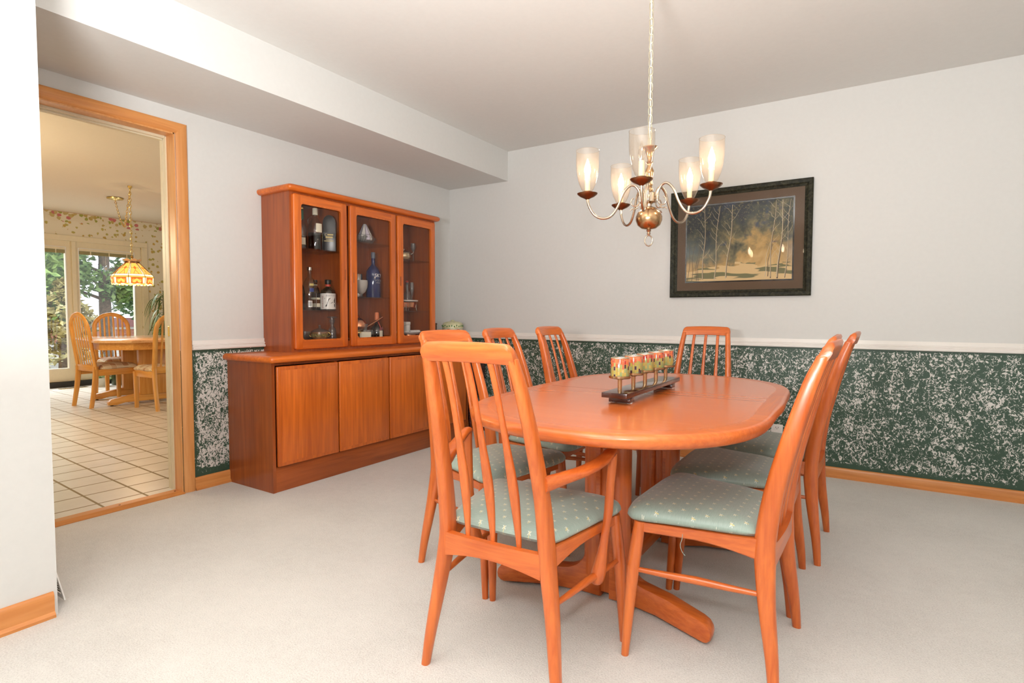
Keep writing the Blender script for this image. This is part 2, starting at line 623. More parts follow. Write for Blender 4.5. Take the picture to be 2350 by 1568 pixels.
def tiles():
    g = G('cream_floor_tile')
    X = g.xyz()
    a = math.radians(-3.2)
    u = g.mth('ADD', g.mth('MULTIPLY', X[0], math.cos(a)), g.mth('MULTIPLY', X[1], math.sin(a)))
    w = g.mth('SUBTRACT', g.mth('MULTIPLY', X[1], math.cos(a)), g.mth('MULTIPLY', X[0], math.sin(a)))
    P = 0.2155
    # a grout line passes through (-0.084,-2.796) along the tiles and (-0.158,-2.7) across
    u0 = -0.158 * math.cos(a) - 2.7 * math.sin(a)
    w0 = -2.796 * math.cos(a) + 0.084 * math.sin(a)

    def grout(c, c0):
        t = g.mth('FRACT', g.mth('ADD', g.mth('DIVIDE', g.mth('SUBTRACT', c, c0), P), 40.5))
        return g.mth('LESS_THAN', g.mth('ABSOLUTE', g.mth('SUBTRACT', t, 0.5)), 0.028)
    m = g.mth('MAXIMUM', grout(u, u0), grout(w, w0))
    n = g.noise(g.obj(), 6, 3)
    tc = g.ramp(n, [(0.3, (0.70, 0.66, 0.60, 1)), (0.7, (0.78, 0.74, 0.68, 1))])
    g.p(Base_Color=g.mix(m, tc, (0.30, 0.225, 0.13, 1)), Roughness=g.mth('ADD', 0.30, g.mth('MULTIPLY', m, 0.5)))
    h = g.n('Bump', invert=True)
    g.set(h, 'Height', m)
    h.inputs['Strength'].default_value = 0.4
    h.inputs['Distance'].default_value = 0.004
    g.set(g.b, 'Normal', h.outputs[0])
    return g.m


M['tile'] = tiles()


def dragonfly():
    """seafoam satin woven with rows of small cream and gold dragonflies"""
    g = G('seafoam_dragonfly_fabric')
    X = g.xyz()
    px, py = 0.040, 0.034
    r = g.mth('DIVIDE', X[1], py)
    row = g.mth('FLOOR', r)
    odd = g.mth('MULTIPLY', g.mth('FRACT', g.mth('MULTIPLY', row, 0.5)), 1.0)
    u = g.mth('SUBTRACT', g.mth('FRACT', g.mth('ADD', g.mth('DIVIDE', X[0], px), g.mth('ADD', odd, 20.0))), 0.5)
    w = g.mth('SUBTRACT', g.mth('FRACT', g.mth('ADD', r, 20.0)), 0.5)
    u = g.mth('MULTIPLY', u, px * 1000)
    w = g.mth('MULTIPLY', w, py * 1000)

    def stroke(dx, dy, ang, half, wid):
        c, s_ = math.cos(ang), math.sin(ang)
        a = g.mth('SUBTRACT', u, dx)
        b = g.mth('SUBTRACT', w, dy)
        al = g.mth('ABSOLUTE', g.mth('ADD', g.mth('MULTIPLY', a, c), g.mth('MULTIPLY', b, s_)))
        ac = g.mth('ABSOLUTE', g.mth('SUBTRACT', g.mth('MULTIPLY', b, c), g.mth('MULTIPLY', a, s_)))
        return g.mth('MULTIPLY', g.mth('LESS_THAN', al, half), g.mth('LESS_THAN', ac, wid))
    body = stroke(0, -0.5, PI / 2, 6.0, 1.0)
    w1 = stroke(0, 1.5, math.radians(32), 6.2, 0.85)
    w2 = stroke(0, 1.5, math.radians(-32), 6.2, 0.85)
    wings = g.mth('MAXIMUM', w1, w2)
    up = g.mth('GREATER_THAN', X[2], 0.418)
    n = g.noise(g.map((60, 600, 60)), 1.0, 3)
    base = g.ramp(n, [(0.3, (0.27, 0.36, 0.305, 1)), (0.7, (0.345, 0.435, 0.375, 1))])
    col = g.mix(g.mth('MULTIPLY', wings, up), base, (0.72, 0.74, 0.62, 1))
    col = g.mix(g.mth('MULTIPLY', body, up), col, (0.66, 0.58, 0.26, 1))
    g.p(Base_Color=col, Roughness=0.42)
    g.set(g.b, 'Sheen Weight', 0.3)
    lump = g.noise(g.obj(), 26, 2)
    g.bump(g.mth('ADD', lump, g.mth('MULTIPLY', n, 0.3)), 0.12, 0.01)
    return g.m


M['fabric'] = dragonfly()


def plaid():
    g = G('plaid_cushion')
    X = g.xyz()

    def bands(c, p, w):
        t = g.mth('FRACT', g.mth('ADD', g.mth('DIVIDE', c, p), 10.0))
        return g.mth('LESS_THAN', t, w)
    a = bands(X[0], 0.13, 0.45)
    b = bands(X[1], 0.13, 0.45)
    f = g.mth('MULTIPLY', g.mth('ADD', a, b), 0.5)
    col = g.ramp(f, [(0.0, (0.70, 0.60, 0.46, 1)), (0.5, (0.58, 0.43, 0.29, 1)), (1.0, (0.44, 0.25, 0.15, 1))])
    t = g.mth('MAXIMUM', bands(X[0], 0.065, 0.07), bands(X[1], 0.065, 0.07))
    g.p(Base_Color=g.mix(t, col, (0.74, 0.66, 0.50, 1)), Roughness=0.85)
    return g.m


M['plaid'] = plaid()


def mosaic():
    """glass tiles round a cup: orange and red on top, olive and green below, odd dark tiles"""
    g = G('mosaic_glass')
    X = g.xyz()
    N_ = 26.0
    ang = g.mth('DIVIDE', g.mth('ADD', g.mth('ARCTAN2', X[1], X[0]), PI), 2 * PI)
    cu = g.mth('MULTIPLY', ang, N_)
    ci = g.mth('FLOOR', cu)
    rnd1 = g.n('TexWhiteNoise', noise_dimensions='1D')
    g.set(rnd1, 'W', g.mth('ADD', ci, g.mth('MULTIPLY', g.n('ObjectInfo').outputs['Random'], 91.7)))
    off = rnd1.outputs['Value']
    zz = g.mth('ADD', g.mth('DIVIDE', X[2], 0.0135), off)
    zi = g.mth('FLOOR', zz)
    wn = g.n('TexWhiteNoise', noise_dimensions='2D')
    cmb = g.n('CombineXYZ')
    g.set(cmb, 0, g.mth('ADD', ci, g.mth('MULTIPLY', g.n('ObjectInfo').outputs['Random'], 53.0)))
    g.set(cmb, 1, zi)
    g.set(wn, 'Vector', cmb.outputs[0])
    h = wn.outputs['Value']
    gu = g.mth('LESS_THAN', g.mth('ABSOLUTE', g.mth('SUBTRACT', g.mth('FRACT', cu), 0.5)), 0.44)
    gz = g.mth('LESS_THAN', g.mth('ABSOLUTE', g.mth('SUBTRACT', g.mth('FRACT', zz), 0.5)), 0.465)
    tile = g.mth('MULTIPLY', gu, gz)
    warm = g.ramp(h, [(0.0, (0.62, 0.10, 0.03, 1)), (0.35, (0.80, 0.17, 0.05, 1)), (0.75, (0.40, 0.03, 0.02, 1))], 'CONSTANT')
    olive = g.ramp(h, [(0.0, (0.42, 0.32, 0.06, 1)), (0.3, (0.33, 0.33, 0.09, 1)), (0.55, (0.26, 0.32, 0.12, 1)), (0.78, (0.50, 0.36, 0.08, 1)), (0.90, (0.05, 0.02, 0.03, 1))], 'CONSTANT')
    hi = g.mth('GREATER_THAN', zi, 3.6)
    mid = g.mth('MULTIPLY', g.mth('GREATER_THAN', zi, 2.6), g.mth('GREATER_THAN', h, 0.5))
    col = g.mix(hi, olive, warm)
    col = g.mix(g.mth('MULTIPLY', mid, g.mth('SUBTRACT', 1.0, hi)), col, g.ramp(h, [(0.0, (0.06, 0.025, 0.02, 1)), (0.75, (0.5, 0.12, 0.04, 1))], 'CONSTANT'))
    col = g.mix(tile, (0.30, 0.22, 0.12, 1), col)
    g.p(Base_Color=col, Roughness=0.12, Coat_Weight=0.5)
    g.bump(tile, 0.3, 0.001)
    return g.m


M['mosaic'] = mosaic()

# ------------------------------------------------------------------ the setting
RX0, RX1, RY0, RY1 = 0.0, 5.3, -8.6, 0.0
ZC = 2.4353
S('floor', MB().box(0.0, RX1 + .15, RY0 - .15, RY1 + .15, -0.12, 0.0), M['carpet'])
S('ceiling', MB().box(-0.13, RX1 + .15, RY0 - .15, RY1 + .15, ZC, ZC + .12), M['ceiling'])
S('ceiling_soffit', MB().box(0.0, 0.6442, -3.34, 0.0, 2.1838, ZC), M['wall'])
WZ = 0.823
m = MB().box(-0.13, RX1 + .15, 0.0, .15, WZ, ZC).box(-0.13, RX1 + .15, 0.0, .15, 0, WZ, 1)
S('wall_back', m, [M['wall'], M['paper_back']])
YJ = -2.43      # right side of the doorway; the left side stands behind the near wall
YL = -3.30
m = MB().box(-0.13, 0.0, YJ, 0.0, WZ, ZC).box(-0.13, 0.0, YJ, 0.0, 0, WZ, 1).box(-0.13, 0, YL, YJ, 2.045, ZC).box(-0.13, 0, -3.5, YL, 0, ZC)
S('wall_left', m, [M['wall'], M['paper_left']])
S('wall_near', MB().box(0.0, 0.985, RY0, -3.34, 0, ZC), M['wall'])
S('wall_right', MB().box(RX1, RX1 + .15, RY0, RY1, 0, ZC), M['wall'])
S('wall_rear', MB().box(0, RX1 + .15, RY0 - .15, RY0, 0, ZC), M['wall'])


def moulding(prof, axis, a0, a1):
    return MB().prism(prof, axis, a0, a1)


# chair rails: flat band on top, two reeds below
def rail_prof(sgn):
    p = [(0, 0.8235), (0.018, 0.8235), (0.022, 0.829), (0.022, 0.836), (0.013, 0.841), (0.013, 0.845), (0.018, 0.848), (0.018, 0.852), (0.010, 0.856), (0.010, 0.878), (0, 0.878)]
    return [(sgn * a, z) for a, z in p]


S('trim_chair_rail_back', moulding(rail_prof(-1), 'x', 0.0, RX1), M['white_trim'])
S('trim_chair_rail_left', moulding(rail_prof(1), 'y', -2.362, -0.022), M['white_trim'])


def base_prof(sgn, h=0.066):
    p = [(0, 0), (0.022, 0), (0.022, 0.010), (0.015, 0.017), (0.012, 0.019), (0.012, h - 0.012), (0.008, h - 0.003), (0.003, h), (0, h)]
    return [(sgn * a, z) for a, z in p]


S('baseboard_back', moulding(base_prof(-1), 'x', 0.0, RX1), M['oak_trim_x'], True)
S('baseboard_left', moulding(base_prof(1, 0.075), 'y', -2.364, -0.02), M['oak_trim_y'], True)
m = MB().prism([(0.985 + a, z) for a, z in base_prof(1, 0.085)], 'y', RY0, -3.352)
S('baseboard_near', m, M['oak_trim_y'], True)

# doorway: casing, jamb, pocket-door slot, threshold
CP = [(0.0, 0.0), (0.0, 0.013), (0.006, 0.016), (0.026, 0.016), (0.050, 0.010), (0.058, 0.006), (0.058, 0.0)]
CZ, CYO = 2.103, -2.366
_r0 = [(h, CYO - q, 0.0) for q, h in CP]
_r1 = [(h, CYO - q, CZ - q) for q, h in CP]
_r2 = [(h, -3.338, CZ - q) for q, h in CP]
d = S('door_1', MB().loft([_r0, _r1]), M['oak_trim'], True)
S('casing_head', MB().loft([_r1, _r2]), M['oak_trim_y'], True, d)
S('jamb', MB().box(-0.072, 0.004, YJ - .006, YJ + .002, 0, 2.045).box(-0.072, 0.004, YL, YJ, 2.037, 2.047), M['oak_trim'], False, d)
S('pocket_slot', MB().box(-0.097, -0.072, YJ - .012, YJ + .002, 0.012, 2.035).box(-0.134, -0.104, YJ - .012, YJ + .002, 0.012, 2.035)
  .box(-0.134, -0.104, YL, YJ - .01, 2.02, 2.048).box(-0.097, -0.080, YL, YJ - .01, 2.026, 2.048), M['cream_trim'], False, d)
S('slot_groove', MB().box(-0.106, -0.095, YJ - .004, YJ + .001, 0.012, 2.035).box(-0.106, -0.095, YL, YJ - .01, 2.034, 2.048), M['oak_trim'], False, d)
S('strike_plate', MB().rbox(-0.095, -0.076, YJ - .0145, YJ - .011, 0.905, 0.962, .001), M['yellowbrass'], False, d)
m = MB().prism([(-0.075, 0.0), (-0.070, 0.014), (-0.01, 0.016), (0.022, 0.004), (0.022, 0.0)], 'y', -3.33, -2.428)
for yy in (-2.46, -2.74, -3.05):
    m.lathe([(0.005, 0.0155), (0.005, 0.0175), (0.0, 0.0178)], 8, (-0.03, yy, 0), 1)
S('trim_threshold', m, [M['oak_trim_y'], M['brass_dark']])

# near wall: return-air grille leaning at the floor, scalloped switch plate
t = T('air_grille', 'white metal return air grille leaning against the end of the white wall', 'vent', (0.70, -3.338, 0.0))
m = MB()
m.box(-0.22, 0.215, 0, .004, 0.03, 0.05).box(-0.22, 0.215, 0, .004, 0.20, 0.22).box(-0.22, -0.20, 0, .004, 0.05, 0.20).box(0.2, 0.215, 0, .004, 0.05, 0.20)
fr = O('grille_frame', m, M['plate'], t, False)
fr.rotation_euler = (math.radians(12), 0, 0)
fr.location = (0, 0.046, -0.02)
m = MB()
for k in range(13):
    z = 0.055 + k * 0.0115
    m.box(-0.2, 0.2, 0.001, 0.003, z, z + 0.005)
sl = O('louvre', m, M['slot'], t, False)
sl.rotation_euler = (math.radians(12), 0, 0)
sl.location = (0, 0.046, -0.02)
t = T('wall_switch', 'cream scalloped switch plate on the end of the white wall beside the doorway', 'switch', (0.862, -3.34, 0.835))
pl = []
for k in range(24):
    a = 2 * PI * k / 24
    pl.append((0.036 * math.cos(a) * (1 + .08 * math.cos(4 * a)), 0.056 * math.sin(a) * (1 + .06 * math.cos(6 * a))))
O('switch_plate', MB().prism(pl, 'y', 0.0, 0.016, bev=0.003), M['cream'], t)
O('toggle', MB().rbox(-.005, .005, .014, .024, -.012, .012, .002), M['cream'], t)

# outlet on the back wall
t = T('wall_outlet', 'white electrical outlet on the green back wall above the baseboard', 'outlet', (2.80, 0.0, 0.262))
O('cover_plate', MB().rbox(-0.035, 0.035, -0.006, 0.0, -0.042, 0.042, 0.002), M['plate'], t)
for z in (-0.02, 0.02):
    O('socket', MB().prism(rr(0, z, .0165, .0135, .009), 'y', -0.0072, -0.004), M['plate'], t)
    O('slots', MB().box(-0.0085, -0.006, -0.0078, -0.006, z - .003, z + .006).box(0.006, 0.0085, -0.0078, -0.006, z - .003, z + .006).box(-.002, .002, -0.0078, -0.006, z - .010, z - .006), M['slot'], t, False)['kind'] = 'stuff'


# ------------------------------------------------------------------ dining chairs
POST = [  # x, y, z, width, depth of the rear post (right side), from foot to top
    (0.217, -0.038, 0.0, 0.024, 0.026), (0.204, -0.029, 0.10, 0.030, 0.034), (0.185, -0.010, 0.24, 0.034, 0.046), (0.167, 0.0, 0.36, 0.037, 0.056),
    (0.162, 0.0, 0.42, 0.037, 0.056), (0.158, -0.018, 0.55, 0.035, 0.052), (0.149, -0.057, 0.71, 0.031, 0.047), (0.137, -0.097, 0.85, 0.028, 0.040), (0.1305, -0.120, 0.91, 0.027, 0.034), (0.1298, -0.1235, 0.922, 0.025, 0.031), (0.129, -0.125, 0.929, 0.012, 0.014)]


def rear_post(sx):
    rings = []
    for x, y, z, w, d in spline(POST, 3):
        r = 0.42 * min(w, d)
        rings.append([(sx * px, py, z) for px, py in rr(x, y, w / 2, d / 2, r, 3)])
    return MB().loft(rings)


def post_at(z):
    P = spline(POST, 8)
    for a, b in zip(P, P[1:]):
        if a[2] <= z <= b[2]:
            t = (z - a[2]) / max(b[2] - a[2], 1e-6)
            return [u + (v - u) * t for u, v in zip(a, b)]
    return P[-1]


def top_rail():
    """curved top rail between the posts, bowed back, soft upper corners"""
    m = MB()
    rings = []
    xs = [-1, -.985, -.95, -.9, -.84, -.74, -.6, -.45, -.3, -.15, 0]
    xs = xs + [-q for q in reversed(xs[:-1])]
    for s in xs:
        x = s * 0.1415
        bow = -0.016 * (1 - s * s)
        e = max(0.0, (abs(s) - 0.84) / 0.16)
        drop = 0.024 * (1 - math.sqrt(max(0, 1 - e * e)))
        zt = 0.958 + 0.005 * (1 - s * s) - drop
        zb = 0.908 + 0.004 * (1 - s * s)
        yt = -0.137 + bow
        yb = -0.119 + bow
        th = 0.0115 + 0.0045 * (max(0, abs(s) - 0.6) / 0.4) ** 2 - 0.003 * max(0, e - .7) / .3
        ring = []
        for u, v in [(th, 0.0), (th, .5), (th * .85, .85), (0.3 * th, 1.0), (-0.3 * th, 1.0), (-th * .85, .85), (-th, .5), (-th, 0.0), (-th * .7, -.04), (th * .7, -.04)]:
            ring.append((x, yb + (yt - yb) * v + u, zb + (zt - zb) * v))
        rings.append(ring)
    return m.loft(rings)


def slat(i):
    """i = -1, 0, 1: narrow at the top rail, swelling low down, thin again at the seat rail"""
    xt = 0.070 * i
    xb = 0.084 * i
    pts = []
    for k in range(15):
        t = k / 14
        z = 0.918 + (0.392 - 0.918) * t
        p = post_at(z)
        y = p[1] + 0.002 - (0.014 * (1 - t)) - 0.012 * t
        w = 0.0085 + 0.0055 * math.exp(-((t - 0.66) / 0.2) ** 2) - 0.0022 * max(0, t - 0.85) / 0.15
        d = 0.0055 + 0.002 * math.exp(-((t - 0.66) / 0.2) ** 2)
        x = xt + (xb - xt) * t
        pts.append([(px, py, z) for px, py in rr(x, y, w, d, 0.0048, 2)])
    return MB().loft(pts)


def cushion(hwf=0.240, hwr=0.168, yf=0.392, yr=0.014, z0=0.412, z1=0.470):
    out = []
    ctrl = [(0.0, yr - 0.004), (hwr * .55, yr - 0.003), (hwr * .92, yr + .004), (hwr + .010, yr + .030), (hwr + .030, yr + .12), (hwf - .018, yf - .13), (hwf, yf - .05), (hwf - .012, yf - .018), (hwf - .05, yf - .004), (hwf * .5, yf + .004), (0.0, yf + .006)]
    half = spline(ctrl, 3)
    out = half + [(-x, y) for x, y in reversed(half[1:-1])]
    cy = (yf + yr) / 2
    rings = []
    for ins, z in [(0.10, z0), (0.030, z0), (0.008, z0 + .004), (0.0, z0 + .014), (0.002, z0 + .023), (0.010, z0 + .034), (0.024, z0 + .042), (0.05, z1 - .009), (0.09, z1 - .004), (0.14, z1 - .001)]:
        ring = []
        for x, y in out:
            d = math.hypot(x, y - cy)
            f = max(0.02, (d - ins) / d)
            ring.append((x * f, cy + (y - cy) * f, z - 0.006 * max(0, 1 - abs(y - yr) / 0.1) * (z > z0 + .02)))
        rings.append(ring)
    return MB().loft(rings)


def side_rail(sx):
    """from rear post to front leg; deep at the back, arched below"""
    A = Vector((0.168, 0.016, 0))
    B = Vector((0.222, 0.335, 0))
    rings = []
    for k in range(11):
        t = k / 10
        p = A.lerp(B, t)
        zt = 0.414 - 0.002 * t
        dep = 0.030 + 0.030 * max(0, 1 - t / 0.55) ** 1.6
        rings.append([(sx * (p.x + ox), p.y, z) for ox, z in [(0.010, zt), (0.010, zt - dep + .004), (0.006, zt - dep), (-0.006, zt - dep), (-0.010, zt - dep + .004), (-0.010, zt)]])
    return MB().loft(rings)


def dining_chair(name, label, loc, rz, arms, group):
    t = T(name, label, 'chair', loc, rz, group)
    O('seat_cushion', cushion(), M['fabric'], t, angle=60)
    O('top_rail', top_rail(), M['teakX'], t, angle=50)
    for sx in (-1, 1):
        O('rear_leg', rear_post(sx), M['teakZ'], t, angle=60)
    for i in (-1, 0, 1):
        O('slat', slat(i), M['teakZ'], t, angle=60)
    rings = []
    for k in range(13):     # rear seat rail, arched below, bowed back a little
        s = -1 + k / 6
        dep = 0.046 + 0.022 * abs(s) ** 1.8
        y = -0.014 - 0.008 * (1 - s * s)
        rings.append([(s * 0.155, y + oy, z) for oy, z in [(0.010, 0.404), (0.010, 0.404 - dep), (-0.010, 0.404 - dep), (-0.010, 0.404)]])
    O('rear_rail', MB().loft(rings), M['teakX'], t)
    for sx in (-1, 1):
        leg = spline([(sx * 0.224, 0.338, 0.414, 0.0165), (sx * 0.230, 0.346, 0.34, 0.0185), (sx * 0.236, 0.354, 0.26, 0.0185), (sx * 0.242, 0.364, 0.12, 0.015), (sx * 0.246, 0.372, 0.0, 0.0112)], 4)
        O('front_leg', MB().tube([p[:3] for p in leg], [p[3] for p in leg], 14), M['teakZ'], t, angle=60)
        O('side_rail', side_rail(sx), M['teakY'], t)
        st = [(sx * 0.180, 0.0, 0.264, .007), (sx * 0.195, 0.09, 0.266, .0095), (sx * 0.207, 0.175, 0.268, .0115), (sx * 0.222, 0.26, 0.268, .0095), (sx * 0.235, 0.350, 0.268, .007)]
        O('stretcher', MB().tube([p[:3] for p in st], [p[3] for p in st], 12), M['teakY'], t, angle=60)
    O('front_rail', MB().rbox(-0.215, 0.215, 0.330, 0.348, 0.376, 0.414, 0.004), M['teakX'], t)
    if arms:
        for sx in (-1, 1):
            # arm: deep at the post, flattening and sweeping up to the front corner
            C = spline([(0.166, -0.030, 0.592, 0.014, 0.023), (0.190, 0.03, 0.598, 0.021, 0.017), (0.224, 0.10, 0.607, 0.024, 0.013), (0.246, 0.165, 0.621, 0.021, 0.013), (0.256, 0.215, 0.638, 0.0165, 0.0135), (0.256, 0.238, 0.643, 0.014, 0.011), (0.255, 0.250, 0.640, 0.009, 0.007)], 3)
            rings = []
            for x, y, z, w, h in C:
                rings.append([(sx * (x + w * math.cos(2 * PI * j / 14)), y, z + h * math.copysign(abs(math.sin(2 * PI * j / 14)) ** 0.8, math.sin(2 * PI * j / 14))) for j in range(14)])
            O('arm', MB().loft(rings), M['teakY'], t, angle=60)
            S_ = spline([(0.255, 0.236, 0.640, 0.0145, 0.012), (0.255, 0.234, 0.61, 0.015, 0.013), (0.250, 0.230, 0.54, 0.014, 0.013), (0.246, 0.228, 0.46, 0.0145, 0.013), (0.240, 0.228, 0.415, 0.013, 0.012), (0.232, 0.228, 0.36, 0.0135, 0.0125), (0.222, 0.228, 0.300, 0.022, 0.019), (0.216, 0.228, 0.268, 0.0265, 0.022), (0.213, 0.228, 0.243, 0.019, 0.017), (0.212, 0.228, 0.236, 0.006, 0.006)], 3)
            rings = []
            for x, y, z, w, d_ in S_:
                rings.append([(sx * (x + d_ * math.cos(2 * PI * j / 12)), y + w * math.sin(2 * PI * j / 12), z) for j in range(12)])
            O('arm_support', MB().loft(rings), M['teakZ'], t, angle=60)
    return t


GCH = 'teak side chairs round the dining table'
GAR = 'teak armchairs at the ends of the dining table'
arm0 = dining_chair('dining_armchair', 'teak armchair with seafoam dragonfly seat at the near end of the dining table', (2.444, -2.8135, 0), math.radians(2.0), True, GAR)
dup(arm0, (2.455, -0.66, 0), math.radians(180), 'teak armchair at the far end of the table, its back against the green wall', GAR)
sd0 = dining_chair('dining_chair', 'teak side chair nearest the camera on the right of the table, side on', (3.085, -2.262, 0), math.radians(88.5), False, GCH)
for X, Y, rz, lab in [
        (3.064, -1.772, 90.5, 'teak side chair between the two others on the right of the table'),
        (3.115, -1.271, 89, 'teak side chair on the right of the table, farthest back, below the outlet'),
        (1.832, -2.148, -100, 'teak side chair on the left of the table, just behind the near armchair'),
        (1.80, -1.640, -88, 'teak side chair on the left of the table, second from the near end'),
        (1.80, -1.105, -91, 'teak side chair on the left of the table, nearest the back wall')]:
    dup(sd0, (X, Y, 0), math.radians(rz), lab, GCH)

th_ = O('loose_thread', MB().tube(spline([(-.207, .215, .412), (-.213, .214, .385), (-.211, .220, .362), (-.214, .213, .345), (-.212, .205, .335)], 4), .0009, 5), M['fabric'], sd0)

# ------------------------------------------------------------------ dining table
TZ = 0.718
t = T('dining_table', 'long oval teak dining table on two pedestals with a mosaic candle stand on top', 'table', (2.555, -1.898, 0), 0.0)


def tab_r(ph):
    return 0.6752 - 0.1824 * math.cos(2 * ph) - 0.0015 * math.cos(4 * ph) + 0.0119 * math.cos(6 * ph)


NT = 128
rot = 0.036
out = [(tab_r(2 * PI * k / NT) * math.cos(2 * PI * k / NT + rot), tab_r(2 * PI * k / NT) * math.sin(2 * PI * k / NT + rot)) for k in range(NT)]


def inset(p, d):
    r = math.hypot(*p)
    return (p[0] * (r - d) / r, p[1] * (r - d) / r)


BW = 0.065
field = [inset(p, BW) for p in out]
O('table_top', MB().prism(field, 'z', TZ - 0.024, TZ), M['top'], t, angle=30)
O('leaf_seam', MB().box(-.43, .43, -.0008, .0008, TZ - .004, TZ + .0003), M['darkwood'], t, False)
prof = [(BW, 0.0), (0.018, 0.0), (0.011, -.001), (0.004, -.005), (0.0, -0.013), (0.0, -0.020), (0.003, -0.030), (0.010, -0.038), (0.020, -0.042), (BW, -0.042)]
# rim in four lengths with a seam between them
for q in range(4):
    a = [NT * 23 // 360, NT * 157 // 360, NT * 203 // 360, NT * 337 // 360]
    k0, k1 = a[q], a[(q + 1) % 4]
    if k1 <= k0:
        k1 += NT
    rings = []
    for k in range(k0, k1 + 1):
        p = out[k % NT]
        rings.append([(*inset(p, d), TZ + z) for d, z in prof])
    O('table_rim', MB().loft(rings), M['teakY'] if q % 2 else M['teakX'], t, angle=50)
O('table_slide', MB().rbox(-0.26, -0.20, -0.66, 0.66, TZ - .066, TZ - .042), M['teakY'], t)
O('table_slide', MB().rbox(0.20, 0.26, -0.66, 0.66, TZ - .066, TZ - .042), M['teakY'], t)
for sy in (-1, 1):
    O('cross_bearer', MB().rbox(-0.32, 0.32, sy * 0.30 - .045, sy * 0.30 + .045, TZ - .104, TZ - .064), M['teakX'], t)
    # pedestal: two rounded posts with a recessed panel, flowing into the feet through a wide fillet
    x0 = -0.035
    for sx in (-1, 1):
        pts = []
        fil = [(0.078 + 0.075 - 0.075 * math.cos(a), 0.092 + 0.075 - 0.075 * math.sin(a)) for a in [i * PI / 2 / 8 for i in range(9)]]
        pts = [(0.016, TZ - .10)] + [(0.078, TZ - .10)] + fil + [(0.25, 0.090), (0.366, 0.074), (0.386, 0.067), (0.397, 0.054), (0.400, 0.040), (0.397, 0.022), (0.386, 0.010), (0.374, 0.006), (0.20, 0.014), (0.09, 0.004), (0.016, 0.004)]
        poly = [(sx * px, pz) for px, pz in pts]
        mm = MB().prism(poly, 'y', -0.030, 0.030, bev=0.010)
        for i, (vx, vy, vz) in enumerate(mm.v):
            sh = sy * 0.34 * max(0, abs(vx) - 0.09)
            mm.v[i] = (x0 + vx, vy + sy * 0.30 + sh, vz)
        O('pedestal_foot', mm, M['teakX'], t, angle=35)
    O('pedestal_panel', MB().rbox(x0 - .022, x0 + .022, sy * .30 - .018, sy * .30 + .018, 0.02, TZ - .10, .004), M['teakZ'], t)
    for sx in (-1, 1):
        O('pedestal_post', MB().tube([(x0 + sx * 0.052, sy * 0.30 - sy * 0.0, 0.08), (x0 + sx * 0.052, sy * 0.30, TZ - .10)], 0.036, 16, ell=(1.0, 1.0)), M['teakZ'], t)
O('floor_stretcher', MB().rbox(x0 - .022, x0 + .022, -0.29, 0.29, 0.035, 0.088, .010), M['teakY'], t)

# ------------------------------------------------------------------ candle stand and its five mosaic cups
t = T('candle_stand', 'long dark wooden candle stand with five bronze stems on the table', 'candle holder', (2.567, -1.95, TZ), 0.0)
O('base_board', MB().rbox(-0.047, 0.047, -0.315, 0.315, 0.024, 0.042, 0.0015), M['board'], t)
for sy in (-1, 1):
    O('foot_block', MB().rbox(-0.040, 0.040, sy * 0.245 - .022, sy * 0.245 + .022, 0.003, 0.024, .002), M['board'], t)
    for sx in (-1, 1):
        O('felt_pad', MB().lathe([(0.010, 0), (0.010, 0.003)], 14, (sx * 0.03, sy * 0.245, 0)), M['felt'], t)
SY = [-0.262, -0.128, 0.0, 0.133, 0.262]
for k, yy in enumerate(SY):
    m = MB().lathe([(0.0075, 0.042), (0.0075, 0.083), (0.013, 0.085), (0.013, 0.088), (0.0355, 0.089), (0.0385, 0.091), (0.0385, 0.0985), (0.0355, 0.0985), (0.0350, 0.092), (0, 0.092)], 28, (0, yy, 0))
    O('stem_tray', m, M['brass'], t, angle=35)
ORD = ['first of the five from the near end of the stand', 'second from the near end of the stand', 'the middle one of the five on the stand', 'fourth from the near end of the stand', 'last of the five, at the far end of the stand']
for k, yy in enumerate(SY):
    c = T('candle_cup', 'mosaic glass candle cup, ' + ORD[k], 'candle cup', (2.567, -1.95 + yy, TZ + 0.092), k * 1.3, 'mosaic candle cups on the stand')
    O('cup_wall', MB().lathe([(0.0325, 0.001), (0.0325, 0.066), (0.0318, 0.068), (0.0295, 0.068), (0.0295, 0.005), (0.0, 0.004)], 52, cap=True), M['mosaic'], c, angle=35)
    O('silver_rim', MB().tube([(0.0312 * math.cos(2 * PI * j / 28), 0.0312 * math.sin(2 * PI * j / 28), 0.0685) for j in range(28)], 0.0022, 8, True), M['chainmetal'], c)
    O('tea_light', MB().lathe([(0.019, 0.005), (0.019, 0.020), (0.017, 0.020), (0.016, 0.016), (0.0, 0.016)], 18), M['white'], c, angle=35)

# ------------------------------------------------------------------ buffet and hutch
BY0, BY1 = -2.153, -0.312
t = T('buffet', 'long low teak buffet with four plain doors against the left wall', 'sideboard', (0, 0, 0))
m = MB()
m.box(0.004, 0.447, BY0, BY0 + .02, 0.0, 0.753).box(0.004, 0.447, BY1 - .02, BY1, 0.0, 0.753)
m.box(0.004, 0.430, BY0 + .02, BY1 - .02, 0.735, 0.753).box(0.004, 0.430, BY0 + .02, BY1 - .02, 0.13, 0.148)
m.box(0.004, 0.016, BY0 + .02, BY1 - .02, 0.148, 0.735)
for k in range(1, 4):
    y = BY0 + 0.024 + 0.4445 * k
    m.box(0.016, 0.430, y - .009, y + .009, 0.148, 0.735)
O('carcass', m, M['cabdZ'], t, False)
O('plinth', MB().rbox(0.425, 0.446, BY0 + .0205, BY1 - .0205, 0.0, 0.146, .002), M['cabdY'], t)


